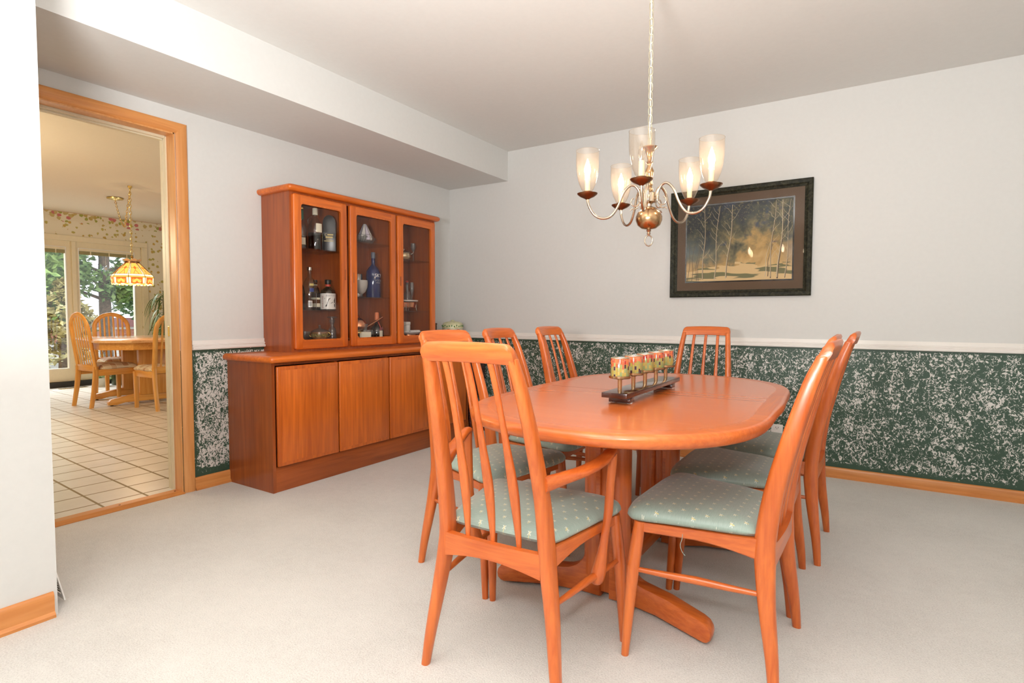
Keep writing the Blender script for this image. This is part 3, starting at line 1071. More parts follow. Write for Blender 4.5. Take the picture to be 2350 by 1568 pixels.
def bull(x0, x1, y0, y1, z0, z1, ov):
    """slab with a fully rounded edge on three sides, square at the wall"""
    m = MB()
    h = (z1 - z0) / 2
    rings = []
    for k in range(9):
        a = -PI / 2 + PI * k / 8
        d = h * (1 - math.cos(a))
        z = (z0 + z1) / 2 + h * math.sin(a)
        c = 0.022
        r = []
        for px, py in [(x0, y0 + d), *[(x1 - d - c + c * math.sin(b), y0 + d + c - c * math.cos(b)) for b in (0, PI / 6, PI / 3, PI / 2)],
                       *[(x1 - d - c + c * math.cos(b), y1 - d - c + c * math.sin(b)) for b in (0, PI / 6, PI / 3, PI / 2)], (x0, y1 - d)]:
            r.append((px, py, z))
        rings.append(r)
    return m.loft(rings)


O('counter_top', bull(0.004, 0.487, BY0 - .028, BY1 + .028, 0.753, 0.794, 0.03), M['cabY'], t, angle=50)
for k in range(4):
    y0 = -2.129 + 0.4445 * k
    dr = O('door', MB().rbox(0.447, 0.466, y0, y0 + 0.434, 0.150, 0.731, 0.006, 3), M['cabZ'], t)
    O('door_panel', MB().rbox(0.460, 0.4672, y0 + .022, y0 + 0.412, 0.172, 0.709, 0.001), M['cabZ'], dr)

HY0, HY1 = -1.906, -0.552
t = T('hutch', 'teak glass-fronted hutch of bottles standing on the buffet', 'display cabinet', (0, 0, 0.794))
t_z = 0.794


def zb(m):
    for i, v in enumerate(m.v):
        m.v[i] = (v[0], v[1], v[2] - t_z)
    return m


m = MB()
m.box(0.004, 0.289, HY0, HY0 + .018, 0.794, 1.79).box(0.004, 0.289, HY1 - .018, HY1, 0.794, 1.79)
m.box(0.004, 0.287, HY0 + .018, HY1 - .018, 1.772, 1.79).box(0.004, 0.287, HY0 + .018, HY1 - .018, 0.794, 0.852)
m.box(0.004, 0.014, HY0 + .018, HY1 - .018, 0.852, 1.772)
for y in (-1.459, -1.0):
    m.box(0.014, 0.275, y - .009, y + .009, 0.852, 1.772)
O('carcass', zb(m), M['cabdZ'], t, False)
O('crown', zb(bull(0.004, 0.335, HY0 - .030, HY1 + .030, 1.79, 1.829, 0.03)), M['cabY'], t, angle=50)
DOORS = [(-1.890, -1.474), (-1.446, -1.010), (-0.991, -0.566)]
for k, (a, b) in enumerate(DOORS):
    st = 0.050
    bm_ = MB()
    outl = rr((a + b) / 2, (0.812 + 1.777) / 2, (b - a) / 2, (1.777 - 0.812) / 2, 0.012, 3)
    inl = rr((a + b) / 2, (0.868 + 1.724) / 2, (b - a) / 2 - st, (1.724 - 0.868) / 2, 0.016, 3)
    n = len(outl)
    front = 0.310
    rings = []
    for (o, x, d) in [(outl, 0.289, 0), (outl, front - .005, 0), (outl, front - .001, .004), (outl, front, .006), (inl, front, -.004), (inl, front - .003, 0), (inl, 0.289, 0)]:
        cyy = (a + b) / 2
        cz = 0.5 * (o[0][1] + o[n // 2][1])
        rings.append([(x, y - math.copysign(d, y - cyy), z - math.copysign(d, z - cz)) for y, z in o])
    fr = O('door', zb(bm_.loft(rings, cap=False, closed=True)), M['cabZ'], t, angle=35)
    # top and bottom rails butt between the stiles: their own grain direction
    O('door_rail', zb(MB().box(front - .001, front + .0004, a + st, b - st, 1.7285, 1.772)), M['cabY'], fr, False)
    O('door_rail', zb(MB().box(front - .001, front + .0004, a + st, b - st, 0.817, 0.8635)), M['cabY'], fr, False)
    O('glass_pane', zb(MB().box(0.2955, 0.2985, a + st - .004, b - st + .004, 0.866, 1.726)), M['smoked'], fr, False)
    hy = b - 0.022 if k == 0 else a + 0.024
    pr = rr(hy, 1.300 if k == 0 else 1.285, .0055, .036, .005, 4)
    O('finger_pull', zb(MB().prism(pr, 'x', front - .004, front + .0012)), M['cabdZ'], fr, False)
for (a, b), zs in zip([(HY0 + .02, -1.470), (-1.448, -1.011), (-0.989, HY1 - .02)], [(1.452, 1.056), (1.543, 1.152), (1.458, 1.055)]):
    for z in zs:
        O('glass_shelf', zb(MB().box(0.016, 0.268, a, b, z, z + .006)), M['pane'], t, False)

# ------------------------------------------------------------------ things in the hutch
GB = 'bottles in the hutch'


def bottle(name, label, x, y, z, prof, mat, parts=(), seg=28, cat='bottle', group=GB, rz=0.0):
    b = T(name, label, cat, (x, y, z), rz, group)
    O('glass_body', MB().lathe(prof, seg), mat, b, angle=45)
    for nm, pf, pm in parts:
        O(nm, MB().lathe(pf, seg), pm, b, angle=45)
    return b


def wrap(parent, s, size, r, a0, z0, mat, name='lettering', vertical=False, eps=0.0006):
    """letters bent round an upright cylinder of radius r; a0 = angle of the text centre"""
    vs, fs = text_mesh(s, size)
    w = max(v.x for v in vs)
    h = max(v.y for v in vs)
    out = []
    for v in vs:
        px, py = (v.x - w / 2, v.y) if not vertical else (-(v.y) + h / 2, v.x)
        a = a0 + px / r
        out.append(((r + eps) * math.cos(a), (r + eps) * math.sin(a), z0 + py))
    return O(name, MB().add(out, fs), mat, parent, False)


VIEW = math.radians(-46)     # direction from the hutch to the middle of the room
b = bottle('liquor_bottle', 'clear bottle of pale yellow spirit with green neck foil on the top shelf', .16, -1.721, 1.458,
           [(0, 0), (.030, 0), (.031, .006), (.031, .13), (.026, .155), (.0125, .185), (.011, .20), (.011, .268), (0, .268)], M['bottle_clear'],
           [('spirit', [(0, .003), (.0285, .003), (.0285, .088), (0, .088)], M['bottle_yellow']), ('neck_foil', [(.0115, .196), (.0118, .20), (.0118, .254), (.0115, .256)], M['green_label']),
            ('cap', [(.012, .262), (.0125, .264), (.0125, .282), (0, .284)], M['yellowbrass'])])
O('paper_label', MB().loft([[(.0315 * math.cos(VIEW + a), .0315 * math.sin(VIEW + a), zz) for a in [-.9 + .2 * i for i in range(10)]] for zz in (.03, .075)], cap=False), M['cream'], b)
b = bottle('whiskey_jug', 'big clear handled bottle of red-brown whiskey with cream cap, top shelf', .19, -1.640, 1.458,
           [(0, 0), (.046, 0), (.048, .006), (.047, .13), (.042, .165), (.022, .205), (.0155, .222), (.015, .262), (0, .262)], M['bottle_clear'],
           [('whiskey', [(0, .003), (.0445, .003), (.0445, .112), (0, .112)], M['bottle_amber']), ('cap', [(.0165, .232), (.0175, .236), (.0165, .274), (.014, .277), (0, .277)], M['cream'])])
O('paper_label', MB().loft([[(.0485 * math.cos(VIEW + a), .0485 * math.sin(VIEW + a), zz) for a in [.25 + .13 * i for i in range(8)]] for zz in (.115, .172)], cap=False), M['cream'], b)
ca, sa = math.cos(VIEW - PI / 2), math.sin(VIEW - PI / 2)
O('glass_handle', MB().tube([((.020 + .026 * math.sin(q)) * ca, (.020 + .026 * math.sin(q)) * sa, .190 + .030 * math.cos(q)) for q in [i * PI / 10 for i in range(11)]], .0045, 8), M['bottle_clear'], b)
b = T('gift_box', 'black arch-topped gift box with gold lettering beside the whiskey on the top shelf', 'box', (.185, -1.516, 1.458), VIEW + PI / 2)
arch = [(-.042, 0), (.042, 0), (.042, .19)] + [(.042 * math.cos(a), .19 + .055 * math.sin(a)) for a in [i * PI / 12 for i in range(1, 12)]] + [(-.042, .19)]
O('box_shell', MB().prism(arch, 'y', -.042, .042, bev=.002), flat('black_card', (.028, .028, .030), .28), b)
O('satin_band', MB().box(-.0425, .0425, -.0428, .0428, .100, .128), M['black'], b, False)
vs, fs = text_mesh('C', .022)
m = MB().add([(v.x - .030, -.0434, .104 + v.y) for v in vs], fs)
for x0, x1, zz, hh in [(-.012, .026, .108, .009), (-.024, .022, .090, .011), (-.022, .016, .080, .003), (-.034, .026, .068, .005)]:
    m.box(x0, x1, -.0436, -.0432, zz, zz + hh)
O('gold_lettering', m, M['gold_ink'], b, False)['kind'] = 'stuff'
b = bottle('rum_bottle', 'dark red-brown bottle half hidden at the left edge of the middle shelf', .16, -1.742, 1.062,
           [(0, 0), (.030, 0), (.031, .005), (.031, .115), (.026, .145), (.0115, .175), (.011, .24), (.0, .24)], M['bottle_amber'], [('cap', [(.0118, .215), (.012, .247), (0, .249)], M['black'])])
b = bottle('vodka_bottle', 'tall clear round-shouldered bottle with silver cap on the middle shelf', .19, -1.690, 1.062,
           [(0, 0), (.041, 0), (.043, .006), (.043, .155), (.040, .180), (.026, .205), (.0145, .216), (.0135, .262), (0, .262)], M['bottle_clear'],
           [('cap', [(.0155, .258), (.0165, .261), (.0165, .279), (.0155, .281), (0, .281)], M['silver'])])
O('gold_print', MB().loft([[(.0436 * math.cos(VIEW + a), .0436 * math.sin(VIEW + a), zz) for a in [.15 + .1 * i for i in range(7)]] for zz in (.158, .172)], cap=False), M['gold_ink'], b)
O('blue_print', MB().loft([[(.0436 * math.cos(VIEW + a), .0436 * math.sin(VIEW + a), zz) for a in [.15 + .1 * i for i in range(7)]] for zz in (.118, .142)], cap=False), flat('blue_ink', (.05, .07, .26), .5), b)
m = MB()
for i in range(13):
    a0 = VIEW - .05 + .036 * i
    wd = .022 if i % 3 else .012
    m.add([(.0437 * math.cos(a), .0437 * math.sin(a), zz) for a, zz in ((a0, .024), (a0 + wd, .024), (a0 + wd, .055), (a0, .055))], [(0, 1, 2, 3)])
O('bar_code', MB().loft([[(.0434 * math.cos(VIEW + a), .0434 * math.sin(VIEW + a), zz) for a in [-.1 + .1 * i for i in range(7)]] for zz in (.018, .06)], cap=False), M['white'], b)
O('bar_code_bars', m, M['ink'], b, False)['kind'] = 'stuff'
b = bottle('bourbon_bottle', 'small bottle with brown and cream label between two bottles, middle shelf', .14, -1.607, 1.062,
           [(0, 0), (.029, 0), (.030, .004), (.030, .115), (.024, .145), (.012, .165), (.011, .185), (0, .185)], M['bottle_amber'],
           [('label_band', [(.0304, .020), (.0306, .022), (.0306, .082), (.0304, .084)], M['cream']), ('label_stripe', [(.0307, .045), (.0309, .046), (.0309, .070), (.0307, .071)], flat('brown_ink', (.13, .05, .02), .6)),
            ('neck_label', [(.0115, .15), (.0125, .153), (.0125, .172), (.0115, .174)], M['cream']), ('cap', [(.013, .184), (.0135, .186), (.0135, .203), (0, .204)], M['black'])])
b = bottle('seven_bottle', 'squat bottle with big white label reading 7 and red neck band, middle shelf', .19, -1.543, 1.062,
           [(0, 0), (.049, 0), (.051, .005), (.051, .112), (.046, .132), (.026, .150), (.016, .160), (.015, .178), (0, .178)], M['bottle_dark'],
           [('white_label', [(.0512, .006), (.0516, .008), (.0516, .110), (.0512, .112)], M['white']), ('neck_band', [(.0165, .160), (.0172, .162), (.0172, .172), (.0165, .174)], M['red']),
            ('cork_cap', [(.020, .176), (.0215, .180), (.0215, .203), (.0195, .206), (0, .207)], M['black'])], 36)
wrap(b, '74', .088, .0517, VIEW + .42, .022, M['ink'], 'numeral')
wrap(b, 'KENTUC', .016, .0517, VIEW + .45, .092, M['grey_ink'])
wrap(b, 'SPARTYISS', .0185, .0517, VIEW - .62, .010, M['red_ink'], vertical=True)

b = T('crystal_bowl', 'cut crystal bowl at the left end of the cabinet floor', 'bowl', (.16, -1.722, .852))
m = MB()
for k in range(2):
    pf = [(.018, 0), (.022, .004), (.020, .010), (.036, .035), (.042, .068), (.040, .068), (.034, .035), (.016, .013), (0, .012)]
    rings = []
    for r, z in pf:
        rings.append([(r * (1 + .05 * (j % 2)) * math.cos(2 * PI * j / 32), r * (1 + .05 * (j % 2)) * math.sin(2 * PI * j / 32), z) for j in range(32)])
m.loft(rings)
O('bowl', m, M['crystal'], b, False)
O('cut_foot', MB().lathe([(.024, 0), (.024, .004), (.018, .006), (0, .006)], 24), M['crystal'], b)
b = T('tureen', 'small brown glazed tureen with handles on the cabinet floor behind the left door', 'tureen', (.185, -1.612, .852))
O('pot', MB().lathe([(.03, 0), (.036, .004), (.050, .020), (.056, .045), (.054, .062), (.058, .066), (.0, .066)], 28), flat('brown_glaze', (.26, .12, .06), .2, coat=.4, var=.3, vs=40), b)
O('lid', MB().lathe([(.057, .066), (.052, .072), (.030, .082), (.010, .088), (.006, .094), (.010, .102), (.006, .109), (0, .110)], 28), M['crystal'], b)
for s_ in (-1, 1):
    O('handle', MB().tube([(math.cos(VIEW + PI / 2) * s_ * (.052 + .016 * math.sin(q)), math.sin(VIEW + PI / 2) * s_ * (.052 + .016 * math.sin(q)), .044 + .014 * math.cos(q)) for q in [i * PI / 8 for i in range(9)]], .004, 8), M['yellowbrass'], b)
O('painted_band', MB().lathe([(.0535, .028), (.0562, .040), (.0562, .050), (.0556, .053)], 28, cap=False), flat('painted_leaves', (.24, .17, .06), .3, var=.9, vs=90), b)
b = T('decanter', 'crystal decanter with wide flat stopper at the right of the cabinet floor', 'decanter', (.19, -1.512, .852))
O('body', MB().lathe([(0, 0), (.026, 0), (.028, .006), (.028, .06), (.022, .085), (.011, .100), (.010, .115), (.013, .118), (0, .118)], 24), M['crystal'], b)
O('stopper', MB().lathe([(.008, .116), (.016, .122), (.020, .14), (.013, .146), (.013, .152), (.034, .158), (.035, .166), (0, .167)], 20), M['crystal'], b, False)
b = T('crystal_platter', 'long oval crystal platter lying behind the tureen on the cabinet floor', 'platter', (.085, -1.63, .852), PI / 2)
m = MB().lathe([(0, 0), (.05, .0), (.075, .008), (.105, .026), (.104, .029), (.072, .012), (0, .004)], 40)
for i, v in enumerate(m.v):
    m.v[i] = (v[0] * 1.25, v[1] * .58, v[2])
O('dish', m, M['crystal'], b)
O('dish_rim', MB().tube([(.132 * math.cos(2 * PI * j / 40), .0612 * math.sin(2 * PI * j / 40), .0275) for j in range(40)], .0018, 6, True), M['crystal'], b)

# centre section
b = T('mini_lamp_shade', 'tiny leaded white and lilac glass lampshade sitting in the crystal boat', 'lampshade', (.17, -1.190, 1.565))
n = 10
m = MB()
for j in range(n):
    a0, a1 = 2 * PI * j / n, 2 * PI * (j + 1) / n
    A = [(.012, .128), (.050, .050), (.055, .024), (.052, .012)]
    col = []
    for r, z in A:
        col.append(((r * math.cos(a0), r * math.sin(a0), z), (r * math.cos(a1), r * math.sin(a1), z)))
    for q in range(3):
        m.add([col[q][0], col[q][1], col[q + 1][1], col[q + 1][0]], [(0, 1, 2, 3)], j % 2)
O('glass_panels', m, [flat('opal_white_glass', (.78, .76, .72), .2), flat('opal_lilac_glass', (.62, .58, .68), .2)], b, False)
m = MB()
for j in range(n):
    a = 2 * PI * j / n
    m.tube([(r * math.cos(a), r * math.sin(a), z) for r, z in [(.012, .128), (.050, .050), (.055, .024), (.052, .012)]], .0013, 6)
m.tube([(.051 * math.cos(2 * PI * j / 20), .051 * math.sin(2 * PI * j / 20), .050 - .004 * (j % 2)) for j in range(20)], .0013, 6, True)
O('leading', m, M['bottle_dark'], b)
b = T('crystal_boat', 'scalloped cut crystal boat-shaped bowl on the top shelf of the middle section', 'bowl', (.165, -1.185, 1.549), PI / 2 + .2)
rings = []
for r, z in [(.02, 0), (.045, .003), (.070, .018), (.088, .052), (.085, .053), (.066, .021), (.040, .008), (.001, .006)]:
    rings.append([(1.15 * r * (1 + .05 * math.sin(8 * 2 * PI * j / 48)) * math.cos(2 * PI * j / 48), .62 * r * (1 + .05 * math.sin(8 * 2 * PI * j / 48)) * math.sin(2 * PI * j / 48), z + (.006 * math.sin(8 * 2 * PI * j / 48) if z > .05 else 0)) for j in range(48)])
O('bowl', MB().loft(rings), M['crystal'], b, False)
m = MB()
for j in range(24):
    a = 2 * PI * j / 24
    m.tube([(1.15 * r * math.cos(a + w_), .62 * r * math.sin(a + w_), z) for r, z, w_ in [(.047, .003, 0), (.0715, .018, .15), (.089, .050, .3)]], .0016, 5)
O('cut_ribs', m, M['crystal'], b, False)
b = bottle('blue_bottle', 'tall cobalt blue vodka bottle lettered in white on the middle shelf', .19, -1.130, 1.158,
           [(0, 0), (.051, 0), (.054, .006), (.0545, .165), (.050, .195), (.036, .220), (.018, .238), (.0135, .250), (.0135, .292), (0, .292)], M['bottle_blue'],
           [('cap', [(.0145, .290), (.0155, .293), (.0155, .332), (.014, .335), (0, .335)], flat('slate_blue_cap', (.10, .12, .17), .4))], 36)
wrap(b, 'SKYY', .036, .0546, VIEW + 1.0, .150, M['white_ink'])
wrap(b, 'VODKA', .022, .0546, VIEW + .95, .118, M['grey_ink'])
O('underline', MB().loft([[(.0552 * math.cos(VIEW + a), .0552 * math.sin(VIEW + a), zz) for a in [.45 + .1 * i for i in range(8)]] for zz in (.108, .1095)], cap=False), M['white_ink'], b)
b = T('metal_pitcher', 'grey metal pitcher behind the frosted bowl on the middle shelf', 'pitcher', (.12, -1.215, 1.158))
O('body', MB().lathe([(0, 0), (.030, 0), (.034, .02), (.030, .08), (.032, .165), (.034, .172), (.030, .170), (.028, .10), (0, .09)], 26), M['silver'], b)
O('handle', MB().tube([(-.01, -.032 - .022 * math.sin(q), .10 + .05 * math.cos(q)) for q in [i * PI / 8 for i in range(9)]], .004, 8), M['silver'], b)
b = T('frosted_bowl', 'frosted footed glass bowl beside the blue bottle', 'bowl', (.20, -1.258, 1.158))
O('bowl', MB().lathe([(.010, .022), (.030, .038), (.044, .070), (.048, .105), (.046, .122), (.043, .122), (.042, .075), (0, .050)], 28), M['frosted'], b)
O('foot', MB().lathe([(.026, 0), (.027, .003), (.008, .010), (.007, .020), (.012, .026), (0, .027)], 24), M['crystal'], b)
b = T('chafing_pan', 'copper chafing dish with long handle on the cabinet floor behind the middle door', 'chafing dish', (.17, -1.262, .852))
O('domed_lid', MB().lathe([(.064, .095), (.062, .110), (.050, .135), (.028, .152), (.010, .158), (.006, .163), (.009, .170), (0, .174)], 28), M['copper'], b)
O('pan', MB().lathe([(0, .058), (.045, .060), (.060, .075), (.066, .095), (.063, .095), (0, .075)], 28), M['silver'], b)
O('handle', MB().tube([(.03, .055, .090), (.034, .075, .100), (.05, .17, .150), (.053, .188, .160)], [.004, .005, .007, .007], 10), M['copper'], b)
O('stand_ring', MB().lathe([(.050, .045), (.053, .047), (.053, .056), (.050, .058)], 24, cap=False), M['yellowbrass'], b)
for k in range(3):
    a = k * 2 * PI / 3 + .4
    O('stand_leg', MB().tube([(.051 * math.cos(a), .051 * math.sin(a), .052), (.054 * math.cos(a), .054 * math.sin(a), .02), (.060 * math.cos(a), .060 * math.sin(a), 0.0)], .0035, 8), M['yellowbrass'], b)
O('burner', MB().lathe([(.026, 0), (.028, .004), (.028, .026), (.020, .032), (0, .032)], 22), M['yellowbrass'], b)
b = T('square_decanter', 'low square glass decanter with blank cream label and crystal stopper', 'decanter', (.225, -1.243, .852), VIEW + PI / 2)
O('glass_body', MB().rbox(-.056, .056, -.022, .022, 0, .070, .006), M['bottle_clear'], b)
O('cream_label', MB().box(-.040, .040, -.0232, -.0225, .003, .055), M['cream'], b, False)
O('crystal_stopper', MB().lathe([(.010, .070), (.012, .078), (.008, .084), (.016, .094), (.020, .112), (.010, .106), (0, .100)], 10), M['crystal'], b, False)
b = bottle('orange_bottle', 'round dark bottle with orange wax cap and ribbon on the cabinet floor', .19, -1.098, .852,
           [(0, 0), (.046, 0), (.050, .006), (.050, .055), (.043, .082), (.022, .106), (.012, .122), (.011, .150), (0, .150)], M['bottle_dark'],
           [('orange_cap', [(.0145, .138), (.0165, .145), (.0155, .190), (.012, .197), (0, .198)], M['orange'])])
O('ribbon', MB().tube([(.016 * math.cos(VIEW + .5), .016 * math.sin(VIEW + .5), .128), (.036 * math.cos(VIEW + .6), .036 * math.sin(VIEW + .6), .102), (.051 * math.cos(VIEW + .7), .051 * math.sin(VIEW + .7), .07)], .0035, 6), M['red'], b)
O('paper_label', MB().loft([[((.0508) * math.cos(VIEW + a), (.0508) * math.sin(VIEW + a), zz) for a in [.42 + .09 * i for i in range(7)]] for zz in (.004, .062)], cap=False), M['cream'], b)
O('label_flash', MB().loft([[((.0512) * math.cos(VIEW + a), (.0512) * math.sin(VIEW + a), zz + (a - .4) * .02) for a in [.38 + .09 * i for i in range(8)]] for zz in (.058, .078)], cap=False), flat('wine_label', (.22, .05, .06), .5), b)

# right section
b = T('brass_pot', 'round brass pot with lid on the top shelf behind the right door', 'pot', (.16, -.775, 1.464))
O('pot', MB().lathe([(0, 0), (.035, 0), (.052, .012), (.058, .032), (.054, .054), (.052, .058), (0, .058)], 28), flat('dull_brass', (.55, .46, .30), .3, 1.0), b)
O('lid', MB().lathe([(.055, .058), (.057, .062), (.050, .070), (.020, .080), (.006, .084), (.008, .092), (0, .094)], 28), M['silver'], b)
O('side_handle', MB().tube([(.02, .054, .05), (.03, .075, .064), (.03, .083, .08)], .004, 8), M['silver'], b)
b = T('stem_glass', 'thin stemmed glass to the right of the brass pot', 'glass', (.15, -.655, 1.464))
O('cup', MB().lathe([(.003, .075), (.012, .085), (.020, .105), (.021, .130), (.020, .150), (.019, .150), (.019, .105), (0, .084)], 20), M['crystal'], b)
O('stem', MB().lathe([(.022, 0), (.022, .002), (.004, .006), (.003, .040), (.003, .076), (0, .076)], 18), M['crystal'], b)
b = T('serving_dish', 'white oval dish in a copper stand on the middle shelf behind the right door', 'dish', (.165, -.745, 1.061), PI / 2)
m = MB().lathe([(0, .072), (.07, .074), (.092, .078), (.096, .084), (.092, .088), (.08, .083), (0, .081)], 36)
for i, v in enumerate(m.v):
    m.v[i] = (v[0] * 1.05, v[1] * .80, v[2])
O('white_dish', m, M['white'], b)
m = MB().lathe([(0, .020), (.060, .022), (.074, .032), (.080, .070), (.078, .070), (0, .055)], 32)
for i, v in enumerate(m.v):
    m.v[i] = (v[0] * 1.05, v[1] * .78, v[2])
O('copper_pan', m, M['copper'], b)
for k in range(4):
    a = PI / 4 + k * PI / 2
    O('stand_leg', MB().tube([(.080 * math.cos(a), .058 * math.sin(a), .07), (.082 * math.cos(a), .06 * math.sin(a), .02), (.086 * math.cos(a), .064 * math.sin(a), .003)], .003, 8), M['silver'], b)
b = T('glass_carafe', 'small clear carafe standing on the white oval dish', 'carafe', (.155, -.735, 1.149))
O('carafe_body', MB().lathe([(0, 0), (.030, 0), (.036, .006), (.034, .030), (.020, .065), (.012, .095), (.012, .130), (.016, .142), (.014, .142), (.010, .1), (0, .02)], 24), M['crystal'], b)
O('red_stopper', MB().lathe([(.010, .140), (.012, .146), (.009, .156), (0, .158)], 16), M['red'], b)
b = T('flute_glass', 'tall narrow flute glass standing on the white oval dish', 'glass', (.165, -.690, 1.149))
O('flute', MB().lathe([(.006, .032), (.013, .05), (.017, .09), (.016, .14), (.014, .145), (.013, .14), (.014, .09), (0, .045)], 20), M['crystal'], b)
O('flute_foot', MB().lathe([(.022, 0), (.022, .002), (.005, .008), (.004, .032), (0, .033)], 20), M['crystal'], b)
b = T('warming_tray', 'white round plate on a low copper warmer on the cabinet floor, right section', 'plate', (.165, -.735, .852))
m = MB().lathe([(0, .024), (.075, .025), (.096, .031), (.108, .043), (.106, .046), (.092, .036), (0, .030)], 40)
O('white_plate', m, M['white'], b)
O('copper_base', MB().lathe([(0, .002), (.066, .002), (.072, .006), (.068, .022), (0, .024)], 36), M['copper'], b)
b = T('lattice_vase', 'pierced lattice pottery vase at the left of the white plate', 'vase', (.115, -.765, .8825))
m = MB()
for k in range(9):
    for s_ in (-1, 1):
        m.tube([((.027) * math.cos(2 * PI * k / 9 + s_ * q * 1.6), (.027) * math.sin(2 * PI * k / 9 + s_ * q * 1.6), .006 + .082 * q) for q in [i / 10 for i in range(11)]], .0028, 6)
O('lattice', m, flat('pinkish_clay', (.55, .42, .38), .5), b)
O('base_ring', MB().lathe([(0, 0), (.029, 0), (.030, .006), (.026, .008), (0, .008)], 24), flat('clay_ring', (.5, .38, .34), .5), b)
O('top_ring', MB().lathe([(.025, .086), (.030, .088), (.030, .094), (.025, .095)], 24, cap=False), flat('clay_top', (.5, .38, .34), .5), b)
b = T('white_jar', 'white lidded porcelain jar standing on the white plate', 'jar', (.155, -.742, .883))
O('jar_body', MB().lathe([(0, 0), (.026, 0), (.029, .004), (.029, .062), (.027, .066), (0, .066)], 26), M['white'], b)
O('jar_lid', MB().lathe([(.030, .067), (.031, .070), (.031, .088), (.028, .092), (0, .093)], 26), M['white'], b)
for i, (xx, yy, lab) in enumerate([(.215, -.735, 'small white ramekin in front of the white jar'), (.200, -.672, 'small white ramekin to the right of the white jar')]):
    b = tag(O('ramekin', MB().lathe([(0, 0), (.024, 0), (.026, .004), (.027, .020), (.025, .021), (.023, .006), (0, .005)], 26), M['white'], None, loc=(xx, yy, .886)), lab, 'dish', 'small white ramekins on the plate')

# things on the counter beside the hutch, and the stand in the corner
b = T('biscuit_tin', 'round cream and green biscuit tin on the right end of the buffet', 'tin', (.21, -.222, .7942))
O('tin_body', MB().lathe([(0, 0), (.086, 0), (.089, .004), (.089, .118), (.086, .121), (0, .121)], 40), flat('cream_tin', (.66, .62, .50), .3, var=.05), b)
O('green_band', MB().lathe([(.0895, .012), (.0898, .014), (.0898, .030), (.0895, .032)], 40, cap=False), flat('green_print', (.10, .22, .08), .4, var=.7, vs=120), b)
O('tin_lid', MB().lathe([(.091, .117), (.0915, .120), (.0915, .126), (.090, .150), (.082, .166), (.060, .176), (.020, .182), (.014, .190), (.006, .194), (0, .195)], 40), flat('pale_yellow_tin', (.62, .60, .36), .3, var=.15, vs=60), b)
m = MB()
for k in range(26):
    a = 2 * PI * k / 26
    m.sphere((.0905 * math.cos(a), .0905 * math.sin(a), .140 + .004 * math.sin(k * 2.4)), .010, 8, 5, (.5, .5, .75))
O('leaf_garland', m, flat('garland_green', (.06, .20, .04), .45, var=.3), b)['kind'] = 'stuff'
m = MB()
if True:
    arc = [(.0902 * math.cos(VIEW + a), .0902 * math.sin(VIEW + a), .085 + .026 * abs(math.sin(3.2 * (a + 1.0)))) for a in [-.75 + .075 * i for i in range(21)]]
m.tube(arc, .0022, 6)
O('red_scroll', m, M['red'], b)
for a, hh in [(-.45, .088), (.12, .090), (.42, .093), (.52, .091)]:
    O('letter_stroke', MB().loft([[(.0898 * math.cos(VIEW + a + q), .0898 * math.sin(VIEW + a + q), zz) for q in (0, .03, .06)] for zz in (.060, hh)], cap=False), M['ink'], b)
b = T('wine_box', 'dark mahogany box standing between the hutch and the biscuit tin', 'box', (.10, -.44, .7942))
O('case', MB().rbox(-.07, .07, -.055, .055, 0, .150, .003), M['darkwood'], b)
O('box_lid', MB().rbox(-.072, .072, -.057, .057, .150, .168, .004), M['darkwood'], b)
t = T('corner_stand', 'dark mahogany stand on splayed legs in the corner past the buffet', 'stand', (.235, -.155, 0))
O('stand_case', MB().rbox(-.20, .205, -.105, .105, .34, .75, .004), M['darkwood'], t)
O('stand_top', MB().rbox(-.205, .225, -.120, .120, .75, .772, .006), M['teakX'], t)
for sx in (-1, 1):
    for sy in (-1, 1):
        O('leg', MB().tube([(sx * .17, sy * .085, .345), (sx * .195, sy * .10, 0)], [.018, .011], 12), M['darkwood'], t)

# ------------------------------------------------------------------ chandelier
CX, CY = 2.519, -1.791
t = T('chandelier', 'five-armed antique brass chandelier with clear glass shades hanging on a chain', 'chandelier', (CX, CY, 0))
O('ball', MB().lathe([(0, 1.386), (.006, 1.387), (.030, 1.392), (.046, 1.405), (.0535, 1.425), (.0535, 1.440), (.046, 1.457), (.034, 1.467), (.030, 1.470), (.031, 1.474), (.022, 1.478), (.012, 1.482)], 36), M['brass'], t, angle=50)
O('hub', MB().lathe([(.010, 1.478), (.012, 1.492), (.020, 1.497), (.027, 1.500), (.027, 1.535), (.022, 1.540), (.013, 1.543)], 28), M['nickel'], t, angle=30)
O('column', MB().lathe([(.012, 1.540), (.016, 1.552), (.010, 1.562), (.015, 1.575), (.010, 1.590), (.016, 1.612), (.018, 1.628), (.010, 1.645), (.009, 1.655), (.015, 1.662), (.009, 1.670), (.012, 1.690), (.020, 1.712), (.032, 1.722), (.031, 1.726), (.012, 1.722), (0, 1.722)], 28), M['brass'], t, angle=50)
O('finial', MB().lathe([(.007, 1.388), (.010, 1.382), (.006, 1.376), (.008, 1.370), (.004, 1.362), (0, 1.361)], 18), M['nickel'], t)
O('bottom_ring', MB().tube([(.0165 * math.cos(a) * math.cos(.7), .0165 * math.cos(a) * math.sin(.7), 1.341 + .022 * math.sin(a)) for a in [2 * PI * j / 28 for j in range(28)]], .0028, 8, True), M['nickel'], t)
PH = math.radians(282.63)
